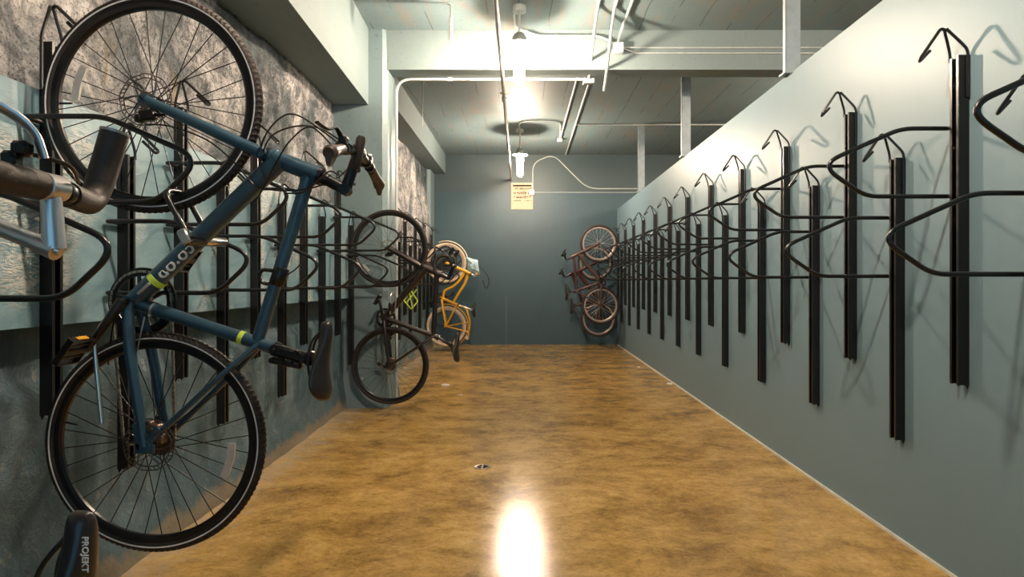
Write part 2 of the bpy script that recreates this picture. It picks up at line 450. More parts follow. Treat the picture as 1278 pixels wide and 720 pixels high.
p = conduit('sprinkler_pipe', [(-.165,-2.9,2.985),(-.195,4.1,2.985),(-.26,BY-.03,2.985)], .0175, 0,
        'long thin sprinkler pipe hung below the ceiling, left of the lamps', 'pipe', 'pipe', fittings=[(0,.9),(1,.32),(1,.62)])
for y in (3.1, 6.4, 9.2):
    x = -.195-.065*(y-4.1)/7.5
    MB().tube([(x,y,2.99),(x,y,CZ)], .004, 6).build('hanger_rod', M['fixture'], p)
    MB().tube([(x+.022*math.cos(a),y,2.985+.022*math.sin(a)) for a in [i*PI/8 for i in range(16)]], .004, 6, closed=True).build('pipe_clip', M['fixture'], p)
hd = MB().tube([(-.205,6.25,2.985),(-.245,6.25,2.985),(-.25,6.25,2.985)], [.012,.012,.004], 10)
hd.tube([(-.215,6.25,2.985),(-.15,6.25,2.985)], [.010,.010], 10).lathe([(.002,-.005),(.020,-.004),(.022,0),(.002,.003)], (-.145,6.25,2.985), 'x', 12)
hd.build('sprinkler_head', M['chrome'], p)
conduit('conduit', [(.62,-2,zc),(.60,5.35,zc),(.60,5.52,3.36),(.60,6.02,3.10),(.60,6.10,3.06)], .013, .05,
        'leftmost of three conduits bending down the beam to a small box', fittings=[(2,.9)], group=None)
conduit('conduit', [(.75,-2,zc),(.745,5.38,zc),(.745,5.56,3.35),(.745,5.82,3.12),(.75,6.14,2.98)], .013, .05,
        'middle of three conduits bending down in front of the beam')
conduit('conduit', [(.88,-2,zc),(.87,5.50,zc),(.845,5.80,3.36),(.845,5.872,3.30)], .013, .05,
        'rightmost of three bent conduits, ending at the box on the beam face')
def jbox(loc, d, label, cat='junction box'):
    t = thing('junction_box', label, cat, loc)
    MB().bbox((0,0,0), d, .006).build('box', M['conduit'], t)
    MB().bbox((0,-d[1]/2-.004,0), (d[0]*.92,.006,d[2]*.92), .002).build('cover_plate', M['conduit'], t)
    for s in (-1,1): MB().tube([(s*d[0]*.3,-d[1]/2-.006,s*d[2]*.3),(s*d[0]*.3,-d[1]/2-.010,s*d[2]*.3)], .004, 8).build('screw', M['steel'], t)
    return t
jbox((.845,5.848,3.275), (.095,.05,.10), 'square junction box on the beam face under three bent conduits')
jbox((.60,6.12,3.055), (.11,.07,.045), 'flat junction box under the beam where two conduits meet')
jbox((.545,10.3,CZ-.03), (.08,.08,.05), 'small junction box on the rear ceiling, right of the far lamp')
jbox((.11,BY-.03,2.76), (.09,.05,.10), 'junction box on back wall just right of the paper sign')
conduit('conduit', [(-.10,5.40,3.425),(-.10,5.75,3.425),(.10,5.84,3.385),(.68,5.84,3.385),(.80,5.84,3.32)], .010, .09,
        'thin conduit along the top of the beam from the near lamp to its box', fittings=[(2,.3)])
for k, z in enumerate((3.285, 3.235)):
    conduit('conduit', [(.89,5.85,3.275+.01*(1-k)),(1.0,5.857,z),(4.5,5.857,z)], .006, .05,
        ('upper' if k == 0 else 'lower')+' of two thin lines along the beam face, running right', fittings=[(1,.12),(1,.45)])
conduit('conduit', [(.58,6.14,3.07),(.58,6.9,zc),(.555,10.3,zc)], .013, .1, 'left of two long conduits running back along the rear ceiling')
conduit('conduit', [(.72,6.14,3.2),(.73,6.9,zc),(.725,BY-.1,zc)], .013, .1, 'right of two long conduits running back along the rear ceiling')
conduit('conduit', [(.55,10.25,zc),(.50,9.1,zc),(-.10,9.1,zc),(-.09,9.66,zc-.02)], .010, .25, 'hooked conduit on the rear ceiling feeding the far lamp')
conduit('conduit', [(.72,9.35,zc),(3.6,9.35,zc)], .011, 0, 'conduit crossing the rear ceiling from side to side', fittings=[(0,.3)])
conduit('conduit', [(.13,BY-.02,2.80),(.13,BY-.02,3.30),(.42,BY-.02,3.42),(.55,BY-.02,3.40),(1.12,BY-.02,2.83),(3.0,BY-.02,2.83)], .010, .2,
        'thin conduit looping up and sloping down across the top of back wall')
conduit('conduit', [(.16,BY-.005,2.765),(4.0,BY-.005,2.765)], .006, 0, 'hairline conduit running level across the back wall from its junction box')
# hanging stubs
t = thing('hanging_switch', 'pale cylinder dangling on a short hook from the near ceiling', 'pull switch', (-.62,5.3,3.145))
MB().tube([(0,0,0),(0,0,.006),(0,0,.17),(0,0,.185)], [.012,.018,.018,.008], 14).build('cylinder', M['white'], t)
MB().tube(fillet([(0,0,.18),(0,0,.29),(-.025,0,.295)],.015), .006, 8).build('hook', M['fixture'], t)
o = MB().tube([(-1.19,7.4,2.94),(-1.19,7.4,3.43),(-1.19,7.4,3.45)], [.007,.007,.02], 8).build('hanging_rod', M['fixture'])
tag(o, 'thin steel rod hanging from the rear ceiling beside the left soffit', 'rod')
# steel studs between partition top and ceiling
def stud(y, lab):
    w, d, fl = .092, .045, .02
    mb = MB(); x0 = 1.643; h0, h1 = 2.46, (CZ if not (5.87 < y < 6.09) else 3.08)
    mb.box((x0+.0015,y+d/2,(h0+h1)/2),(.003,d,h1-h0)).box((x0+w,y+d/2,(h0+h1)/2),(.003,d,h1-h0)).box((x0+w/2,y+.0015,(h0+h1)/2),(w,.003,h1-h0))
    t = thing('steel_stud', lab, 'stud', (0,0,0)); mb.build('post', M['stud'], t, smooth=False)
    MB().box((x0+w/2,y+d/2,h0+.006),(w+.03,d+.05,.012)).build('foot_plate', M['stud'], t, smooth=False)
    MB().box((x0+w/2,y+d/2,h1-.006),(w+.03,d+.05,.012)).build('top_plate', M['stud'], t, smooth=False)
stud(4.05, 'nearest grey steel stud standing on top of the partition wall')
stud(6.74, 'middle grey steel stud on the partition wall, just behind the beam')
stud(9.35, 'farthest grey steel stud on the partition wall, near back wall')

# lamps: cast cap, glass jar, cage
def lamp(x, y, label, zb=2.93):
    t = thing('ceiling_lamp', label, 'lamp', (x,y,zb)); dz = 2.93-zb
    MB().lathe([(.048,.085),(.052,.10),(.052,.175),(.046,.195),(.001,.197),(.001,.085)], (0,0,0), 'z', 24, closed=True).build('bulb', M['lamp'], t)
    MB().lathe([(.001,-.13),(.028,-.125),(.042,-.105),(.047,-.07),(.047,.084),(.001,.084)], (0,0,0), 'z', 24).build('glass_jar', M['jar'], t)
    MB().lathe([(.050,.212),(.118,.198),(.122,.200),(.062,.228),(.050,.228)], (0,0,0), 'z', 32, closed=True).build('shade', M['fixture'], t)
    MB().lathe([(.001,.218),(.058,.218),(.060,.225),(.060,.26),(.045,.285),(.03,.30),(.001,.30)], (0,0,0), 'z', 24).build('cap', M['fixture'], t)
    MB().tube([(0,0,.295),(0,0,CZ-zb-.03)], .011, 10).build('stem', M['conduit'], t)
    MB().lathe([(.001,.47+dz),(.055,.47+dz),(.055,.52+dz),(.001,.52+dz)], (0,0,0), 'z', 20).build('ceiling_box', M['conduit'], t)
    return t
lamp(-.053, 5.36, 'glowing jar lamp hanging in front of the ceiling beam', 2.925)
lamp(-.085, 9.7, 'glowing jar lamp hanging farther back, above the paper sign', 2.86)
lamp(.0, 1.75, 'glowing jar lamp hanging above the camera, out of the photo')
lamp(4.2, 7.0, 'glowing jar lamp behind the partition wall, at the rear')
lamp(4.2, 2.4, 'glowing jar lamp behind the partition wall, at the front')

# paper sign on back wall
def sign():
    random.seed(4)
    x0, x1 = wx(638,BY), wx(665.2,BY); z1, z0 = wz(228,BY), wz(261.3,BY); w = x1-x0; h = z1-z0; cx = (x0+x1)/2
    t = thing('paper_sign', 'cream paper notice with rows of black print on back wall', 'sign', (cx, BY, z0))
    MB().box((0,-.006,h/2),(w,.012,h)).build('sheet', M['paper'], t, smooth=False)
    MB().box((0,-.0135,h*.885),(w*.86,.003,h*.055)).build('heading_print', M['ink'], t, smooth=False)
    def row(zc_, hh, a, b, dens=1.0):
        mb = MB()
        x = -w/2+w*a
        while x < w/2-w*b:
            lw = random.uniform(.010,.022)
            if random.random() < .85*dens:
                k = random.random(); lh = hh*random.uniform(.55,1)
                mb.box((x+lw/2,-.0135,zc_+random.uniform(-.1,.1)*hh),(lw*.35,.003,lh))
                mb.box((x+lw/2,-.0135,zc_+(lh/2-.006)*(1 if k<.5 else -1)),(lw*.9,.003,.010))
                if k > .6: mb.box((x+lw*.8,-.0135,zc_),(lw*.3,.003,lh*.8))
            x += lw+.002
        mb.build('print_line', M['ink'], t, smooth=False)
    row(h*.77, h*.075, .10,.10); row(h*.61, h*.10, .06,.06); row(h*.455, h*.10, .08,.08)
    row(h*.325, h*.035, .08,.10,.9)
sign()
# floor drain and debris
t = thing('floor_drain', 'small round metal drain set in the brown floor', 'drain', (wx(602,3.97),3.97,0))
MB().lathe([(.001,.001),(.038,.001),(.043,.004),(.050,.004),(.053,.0)],(0,0,0),'z',28).build('plate', M['drain'], t)
for k in range(6):
    a = k*PI/3; MB().lathe([(.001,.0052),(.009,.0052),(.009,.001)],(.024*math.cos(a),.024*math.sin(a),0),'z',10).build('hole', M['hole'], t)
random.seed(11)
for i,(px,py,r,lab) in enumerate([(836,479,.035,'pale chip of plaster on the floor near the right wall'),(797,458,.02,'tiny pale plaster crumb on the floor, beyond the larger chip'),
        (556,481,.05,'pale flat plaster flake on the floor beyond the dark bicycle'),(575,493,.022,'small pale crumb on the floor right of the dark bicycle')]):
    Y = EYE*F/(py-351); mb = MB().ball((0,0,0), r, (1,.7,.28), 5)
    mb.v = [(v[0]*random.uniform(.75,1.2), v[1]*random.uniform(.75,1.2), max(0, v[2]*random.uniform(.6,1.2)+r*.12)) for v in mb.v]
    tag(mb.build('plaster_chip', M['chip'], smooth=False, loc=(wx(px,Y),Y,0)), lab, 'debris')

# ---------------------------------------------------------------- bike racks
def make_rack(reach, peak, arm, pz, tx, bx_, side):
    """local frame: wall plane at x=0, room towards +x, loop offset towards -y; z=0 at the post foot. side: dict of shapes"""
    parts = []
    H = 1.24
    w, d, th, lip = .050, .042, .004, .013
    mb = MB()
    prof = [(0,-w/2),(d,-w/2),(d,-w/2+lip),(d-th,-w/2+lip),(d-th,-w/2+th),(th,-w/2+th),(th,w/2-th),(d-th,w/2-th),(d-th,w/2-lip),(d,w/2-lip),(d,w/2),(0,w/2)]
    n = len(prof)
    mb.add([(x,y,0) for x,y in prof]+[(x,y,H) for x,y in prof], [tuple(range(n)),tuple(range(2*n-1,n-1,-1))]+[(i,(i+1)%n,n+(i+1)%n,n+i) for i in range(n)])
    for s in (-1,1):      # pointed tabs at both ends of the channel
        mb.add([(.002,s*w/2,0),(.002+.016,s*w/2,0),(.008,s*w/2,-.016)],[(0,1,2)])
    parts.append(('post', mb, 'black', False))
    # hook
    mb = MB(); hr = .0055
    pk = Vector((peak, 0, H+pz))
    for s in (-1,1):
        tl = s == side['tail']
        xx = .010 if tl else d-.004
        mb.tube(fillet([(xx,s*(w/2+.004),H-(.16 if tl else .012)),(xx,s*(w/2+.004),H+.02),pk+Vector((0,s*.006,0))],.02), hr, 8)
    j = Vector((arm, side['jy'], H+.002))
    mb.tube(fillet([pk+Vector((-.004,0,-.006)), pk+Vector((.016,0,.004)), j, j+Vector((-.004,-.016,-.010)), j+Vector((-.050,-.022,.036))], [.012,.012,.018]), hr*1.1, 8)
    parts.append(('hook', mb, 'black', True))
    # guide loop
    lp = [(.02,-w/2-.004,tx[1]),(.02,side['off'],tx[1]),(tx[0],side['off'],tx[1]),(reach,side['off'],side['tip']),(bx_[0],side['off'],bx_[1]),(.02,side['off'],bx_[1]),(.02,-w/2-.004,bx_[1])]
    mb = MB(); mb.tube(fillet(lp, [.012,.05,.085,.05,.012], 8), .0088, 12)
    parts.append(('guide_loop', mb, 'black', True))
    for z in (H-.10, H-.34, .62, .18):
        mb = MB().tube([(.004,0,z),(.018,0,z),(.021,0,z)], [.009,.009,.004], 6)
        parts.append(('bolt', mb, 'steel', True))
    return [(nm, m_.build(nm, M[mm], None, sm)) for nm, m_, mm, sm in parts]
# left rack: heights measured from the post foot
LF = dict(off=-.118, tip=1.533-.70, tail=-1, jy=-.066)
left_parts = make_rack(.585, .022, .188, .125, (.275,1.668-.70), (.44,1.396-.70), LF)
RF = dict(off=-.062, tip=1.603-.76, tail=1, jy=-.018)
right_parts = make_rack(.522, .075, .158, .105, (.206,1.744-.76), (.345,1.480-.76), RF)
proto_used = {}
def place_rack(parts, key, x, y, z, rz, label, group):
    t = thing('bike_rack', label, 'bike rack', (x,y,z), rz, group)
    for nm, o in parts:
        if key not in proto_used: o.parent = t
        else:
            c = o.copy(); col.objects.link(c); c.parent = t
    proto_used[key] = True
ORD = ['first','second','third','fourth','fifth','sixth','seventh','eighth','ninth','tenth','eleventh','twelfth','thirteenth','fourteenth']
def lrx(y): return -1.612 + .007*(y-2.1)
def rack_left(y, high, lab):
    place_rack(left_parts, 'L', lrx(y), y, .705 if high else .410, 0, lab, 'black racks on the left wall')
rack_left(2.15-.4*3, False, 'low black rack on the left wall holding the bicycle with the silver stem')
hi, lo = 0, 0
for k in range(-2, 10):
    y = 2.15 + .4*k; high = (k % 2 == 0)
    if k < 0: lab = 'black rack nearest the camera on the left wall, ' + ('hung high' if high else 'hung low')
    elif k == 0: lab = 'high black rack on the left wall carrying the blue bicycle'
    elif k == 9: lab = 'low black rack at the end of the pale board carrying the dark bicycle'
    else:
        if high: hi += 1; lab = ORD[hi-1]+' high-set black rack on left board beyond the blue bicycle'
        else: lo += 1; lab = ORD[lo-1]+' low-set black rack on left board beyond the blue bicycle'
    rack_left(y, high, lab)
hi = lo = 0
for j in range(10):
    y = 7.75 + .4*j; k = 14+j; high = (k % 2 == 0)
    if j == 7: lab = 'low black rack beyond the pillar carrying the yellow bicycle'
    elif high: hi += 1; lab = ORD[hi-1]+' high-set black rack on the left wall beyond the pillar'
    else: lo += 1; lab = ORD[lo-1]+' low-set black rack on the left wall beyond the pillar'
    place_rack(left_parts, 'L', -1.63, y, .705 if high else .410, 0, lab, 'black racks on the left wall')
hi = lo = 0
for k in range(0, 25):
    y = 1.615 + .4075*k; high = (k % 2 == 0)
    if k == 22: lab = 'high black rack on right wall carrying the upper of two far bicycles'
    elif k == 23: lab = 'low black rack on right wall carrying the lower of two far bicycles'
    elif high: hi += 1; lab = ORD[hi-1]+' high-set black rack from the camera on the right wall'
    else: lo += 1; lab = ORD[lo-1]+' low-set black rack from the camera on the right wall'
    place_rack(right_parts, 'R', RX+.001, y, .76 if high else .453, PI, lab, 'black racks on the right wall')

# ---------------------------------------------------------------- bicycles
def tyre_mesh(R, r, hero, n):
    m = 16; prof = []
    for j in range(m):
        a = 2*PI*j/m; prof.append((R-r+r*math.cos(a), r*math.sin(a)*.95))
    def fn(i, j, rr, h):
        a = 2*PI*j/m; 
        if hero and math.cos(a) > .25:
            q = (i + (j % 2)*1) % 3
            k = .0032 if q == 0 else 0
            return rr - k*math.cos(a)*1.6, h - k*math.sin(a)*1.6
        return rr, h
    return MB().lathe(prof, n=n, closed=True, fn=fn)
def make_wheel(root, name, cx, cz, o):
    """wheel centred at local (cx,0,cz)"""
    R = o['R']; tr = o['tr']; n = o['seg']; rimr = R-2*tr
    L = (cx,0,cz)
    rw = o.get('rimw', .012); rd = o.get('rd', .024)
    rim = MB().lathe([(rimr+.004,-rw),(rimr+.006,0),(rimr+.004,rw),(rimr-rd*.6,rw),(rimr-rd,rw*.45),(rimr-rd,-rw*.45),(rimr-rd*.6,-rw)], n=n, closed=True)
    w = rim.build(name, M[o['rim']], root, loc=L)
    tyre_mesh(R, tr, o['hero'], n).build('tyre', M[o['tyre']], w)
    if o['hero']:
        for s in (-1,1):
            MB().lathe([(R-tr*1.25,s*tr*.955),(R-tr*1.02,s*tr*.985),(R-tr*1.02,s*tr*.95),(R-tr*1.25,s*tr*.92)], n=n, closed=True).build('reflective_stripe', M['stripe'], w)
    hub = MB().lathe([(.001,-.052),(.009,-.052),(.010,-.036),(.024,-.034),(.024,-.030),(.013,-.026),(.013,.026),(.024,.030),(.024,.034),(.010,.036),(.009,.052),(.001,.052)], n=20)
    hub.tube([(0,-.068,0),(0,.068,0)], .0045, 8); hub.build('hub', M['black_hw'], w)
    # spokes
    ns = o['ns']; sr = o['sr']
    if o['single_spokes']:
        protos = {}
        for i in range(ns):
            sd = 1 if i % 2 else -1; dr = 1 if (i//2) % 2 else -1
            key = (sd, dr)
            if key not in protos:
                a = dr*1.15
                mb = MB().tube([(.022*math.cos(a), sd*.032, .022*math.sin(a)), (rimr-.018, sd*.003, 0)], sr, 6)
                sp = mb.build('spoke', M[o['spokem']], w); protos[key] = sp
            else:
                sp = protos[key].copy(); col.objects.link(sp); sp.parent = w
            sp.rotation_euler = (0, -2*PI*(i+.35)/ns, 0)
    else:
        mb = MB()
        for i in range(ns):
            sd = 1 if i % 2 else -1; dr = 1 if (i//2) % 2 else -1; t = 2*PI*(i+.35)/ns; a = t+dr*1.15
            mb.tube([(.022*math.cos(a), sd*.032, .022*math.sin(a)), ((rimr-.018)*math.cos(t), sd*.003, (rimr-.018)*math.sin(t))], sr, 5)
        sp = mb.build('spokes', M[o['spokem']], w)
    if o.get('rotor'):
        ry = -.040; rr = o['rotor']; mb = MB()
        nn = 72
        # wavy drilled ring built as two rails joined by slanted webs
        for (ra, rb) in ((rr-.0035, rr),(rr-.016, rr-.0125)):
            mb.lathe([(ra,ry-.001),(rb,ry-.001),(rb,ry+.001),(ra,ry+.001)], n=nn, closed=True,
                     fn=lambda i,j,r_,h: (r_+.0012*math.sin(i*2*PI*9/nn), h))
        for i in range(36):
            a = 2*PI*i/36
            mb.tube([((rr-.014)*math.cos(a),ry,(rr-.014)*math.sin(a)),((rr-.002)*math.cos(a+.09),ry,(rr-.002)*math.sin(a+.09))], .0016, 4)
        for i in range(6):
            a = 2*PI*i/6
            mb.tube([(.024*math.cos(a-.5),ry,.024*math.sin(a-.5)),(.045*math.cos(a-.25),ry,.045*math.sin(a-.25)),((rr-.014)*math.cos(a),ry,(rr-.014)*math.sin(a))], [.004,.003,.0035], 6)
        mb.lathe([(.012,ry-.0015),(.026,ry-.0015),(.026,ry+.0015),(.012,ry+.0015)], n=24, closed=True)
        mb.build('disc_rotor', M['rotor'], w)
    for (ang, rad_, ln) in o.get('refl', []):
        mb = MB(); k = 8; vs = []; fs = []
        for q in range(k+1):
            a = math.radians(ang)+ln*(q/k-.5)
            ee = 1 if 0 < q < k else .8
            for dr, dy in ((.012*ee,-.012),(.012*ee,-.004),(-.012*ee,-.004),(-.012*ee,-.012)):
                vs.append(((rad_+dr)*math.cos(a), dy, (rad_+dr)*math.sin(a)))
        for q in range(k):
            for e in range(4): fs.append((q*4+e, q*4+(e+1)%4, q*4+4+(e+1)%4, q*4+4+e))
        fs += [(0,1,2,3),(k*4,k*4+1,k*4+2,k*4+3)]
        mb.add(vs, fs).build('wheel_reflector', M['refl'], w)
    if o['hero']:
        a = math.radians(o.get('valve', 200))
        mb = MB().tube([((rimr-.02)*math.cos(a),0,(rimr-.02)*math.sin(a)),((rimr-.058)*math.cos(a),0,(rimr-.058)*math.sin(a))], [.004,.003], 8)
        mb.build('valve', M['black_hw'], w)
    return w
def make_saddle(root, nose, tail, top, m, hw=.072, nw=.019, name='saddle', thick=1.0):
    """nose, tail: 2D local (x,z) points of the saddle's centre line; top: outward unit (x,z)"""
    N = Vector((nose[0],0,nose[1])); T = Vector((tail[0],0,tail[1])); U = Vector((top[0],0,top[1])).normalized()
    ax = (T-N); Ln = ax.length; ax.normalize()
    secs = [(0,.18,.28,-.012),(.012,.55,.60,-.008),(.05,.92,.95,-.002),(.20,1.25,1,0),(.36,1.85,1,-.003),(.50,2.6,1,-.005),(.64,3.25,1.05,-.003),(.76,3.65,1.1,.004),(.86,3.5,1.05,.009),(.935,2.8,.9,.008),(.98,1.7,.6,.002),(1,.7,.3,-.004)]
    n = 20; vs = []; fs = []
    for t, wk, tk, lift in secs:
        half = min(nw*wk, hw); th = .030*tk*thick
        c = N+ax*(Ln*t)+U*lift
        for k in range(n):
            a = 2*PI*k/n; y = half*math.cos(a); h = math.sin(a)
            hh = h*.014*thick if h > 0 else h*th*(.8+.2*abs(math.cos(a)))
            drop = -.036*(abs(y)/hw)**2
            vs.append(c+U*(hh+drop)+Vector((0,y,0)))
    for i in range(len(secs)-1):
        for k in range(n): fs.append((i*n+k, i*n+(k+1)%n, (i+1)*n+(k+1)%n, (i+1)*n+k))
    fs.append(tuple(range(n))); fs.append(tuple((len(secs)-1)*n+k for k in range(n)))
    mb = MB().add(vs, fs)
    s = mb.build(name, M[m], root, angle=70)
    sub = s.modifiers.new('smooth', 'SUBSURF'); sub.levels = 1; sub.render_levels = 2
    mr = MB()
    for sy in (-1,1):
        pts = [N+ax*Ln*.12-U*.022+Vector((0,sy*.008,0)), N+ax*Ln*.30-U*.050+Vector((0,sy*.02,0)), N+ax*Ln*.62-U*.050+Vector((0,sy*.022,0)), N+ax*Ln*.88-U*.018+Vector((0,sy*.035,0))]
        mr.tube(spline(pts, 6), .0037, 8)
    mr.build('rail', M['black_hw'], s)
    return s, N+ax*Ln*.47-U*.055
def crank_and_chain(root, c, o, ra):
    cr = o['ring']; cy = .045
    ring = MB()
    nt = o.get('teeth', 48)
    def tooth(i, j, r, h): return (r + (.003 if (i % 2 == 0 and j in (1,2)) else 0), h)
    ring.lathe([(cr-.016,cy-.0015),(cr,cy-.0015),(cr,cy+.0015),(cr-.016,cy+.0015)], (c[0],0,c[1]), n=nt*2, closed=True, fn=tooth)
    for i in range(5):
        a = 2*PI*i/5+.4
        ring.tube([(c[0]+.012*math.cos(a),cy+.003,c[1]+.012*math.sin(a)),(c[0]+(cr-.014)*math.cos(a),cy,c[1]+(cr-.014)*math.sin(a))],[.011,.006],8)
    ring.tube([(c[0],-.052,c[1]),(c[0],.060,c[1])], .014, 14)
    k = ring.build('crankset', M['black_hw'], root)
    if o.get('guard'):
        MB().lathe([(cr-.006,cy+.004),(cr+.012,cy+.004),(cr+.013,cy+.008),(cr-.006,cy+.008)], (c[0],0,c[1]), n=64, closed=True).build('chain_guard', M['black'], k)
    A = math.radians(o['crank']); al = .17
    for sgn in (1,-1):                     # +1: arm towards -y (left side of the bicycle)
        y0 = -.062 if sgn > 0 else .070
        ex = c[0]+sgn*al*math.cos(A); ez = c[1]+sgn*al*math.sin(A)
        y1 = y0-.012*sgn
        MB().tube([(c[0]-sgn*.012*math.cos(A),y0,c[1]-sgn*.012*math.sin(A)),(c[0],y0,c[1]),(lerp((c[0],y0,c[1]),(ex,y1,ez),.5)),(ex,y1,ez),(ex+sgn*.010*math.cos(A),y1,ez+sgn*.010*math.sin(A))],[.010,.017,.012,.012,.006],12).build('crank_arm', M['black_hw'], k)
        # platform pedal: two side rails, cage plates, body
        py = y1-sgn*.062; pm = MB()
        pa = math.radians(o.get('pedal_tilt', 60)); rt = Matrix.Rotation(-pa, 3, 'Y'); C = Vector((ex,py,ez))
        def pb(dx, dy, dz, sx, sy, sz): pm.bbox(C+rt@Vector((dx,dy,dz)), (sx,sy,sz), .002, rt)
        pb(0,0,0,.022,.092,.018)
        for q in (-1,1):
            pb(q*.042,0,0,.005,.096,.024); pb(0,q*.045,0,.086,.006,.020); pb(q*.022,0,0,.006,.090,.012)
            for u in range(-3,4): pb(q*.042,u*.013,.012,.006,.003,.008)
        pm.tube([(ex,y1,ez),(ex,py,ez)], .006, 8)
        pd = pm.build('pedal', M['black_hw' if not o.get('silver_far') or sgn > 0 else 'chrome'], k, smooth=False)
        if o['hero']:
            rm = MB()
            rm.bbox(C+rt@Vector((.0465,0,0)), (.004,.045,.014), .001, rt)
            rm.build('pedal_reflector', M['amber'], pd, smooth=False)
    # chain + cassette
    cas = MB(); ax_ = (ra[0],0,ra[1])
    for q, r_ in enumerate((.052,.045,.039,.033,.027)):
        cas.lathe([(.012,.022+q*.005),(r_,.022+q*.005),(r_,.0235+q*.005),(.012,.0235+q*.005)], ax_, n=40, closed=True, fn=lambda i,j,r0,h,rr=r_: (r0-(.003 if (i%2 and j in (1,2)) else 0), h))
    cas.build('cassette', M['bronze'], root)
    d = Vector((ra[0]-c[0],0,ra[1]-c[1])); u = d.normalized(); nrm = Vector((u.z,0,-u.x))
    if nrm.x < 0: nrm = -nrm               # nrm points outwards (bike up)
    rc = .042
    C0 = Vector((c[0],cy,c[1])); C1 = Vector((ra[0],.034,ra[1]))
    pul = C1 - nrm*.105 - u*.02 if o.get('derailleur') else None
    path = []
    a0 = math.atan2(nrm.z, nrm.x)
    for q in range(19):                    # round the chainring on the far side from the axle
        a = a0 + PI*q/18*(1)
        p = C0 + Vector((math.cos(a),0,math.sin(a)))*cr
        if q == 9 and (p-C0).dot(u) > 0: pass
        path.append(p)
    if (path[9]-C0).dot(u) > 0:
        path = [C0 + Vector((math.cos(a0-PI*q/18),0,math.sin(a0-PI*q/18)))*cr for q in range(19)]
    lowrun = path[-1]
    if pul is not None:
        path += [pul - nrm*.02, pul+u*.02, C1 - nrm*(rc)+u*.01, C1+u*rc]
    else: path += [C1-nrm*rc, C1+u*rc]
    path += [C1+nrm*rc]
    loop = path+[path[0]]
    cm = MB()
    if o['hero']:                          # individual links
        seg = []; 
        for a, b in zip(loop[:-1], loop[1:]):
            L_ = (b-a).length; kk = max(1, round(L_/.0127))
            for q in range(kk): seg.append((a+(b-a)*(q/kk), (b-a).normalized()))
        for i, (p, t) in enumerate(seg):
            ang = math.atan2(t.z, t.x); rt = Matrix.Rotation(-ang, 3, 'Y'); wdt = .0085 if i % 2 else .0055
            cm.box(p+rt@Vector((.006,0,0)), (.0145,wdt,.0075), rt)
    else: cm.tube(loop, .0045, 6)
    cm.build('chain', M['chain' if o['hero'] else 'bronze'], root)
    if pul is not None:
        dm = MB(); P2 = pul
        for pc in (P2, C1-nrm*.055+u*.005): dm.lathe([(.004,.030),(.017,.030),(.017,.036),(.004,.036)], (pc.x,0,pc.z), n=20, closed=True)
        dm.tube([C1-nrm*.055+u*.005+Vector((0,.008,0)), P2+Vector((0,.008,0))], [.011,.009], 8, flat=.5)
        dm.tube([C1-nrm*.055+Vector((0,.016,0)), C1-nrm*.02+u*.015+Vector((0,.02,0))], [.016,.012], 8)
        dm.build('rear_derailleur', M['black_hw'], root)
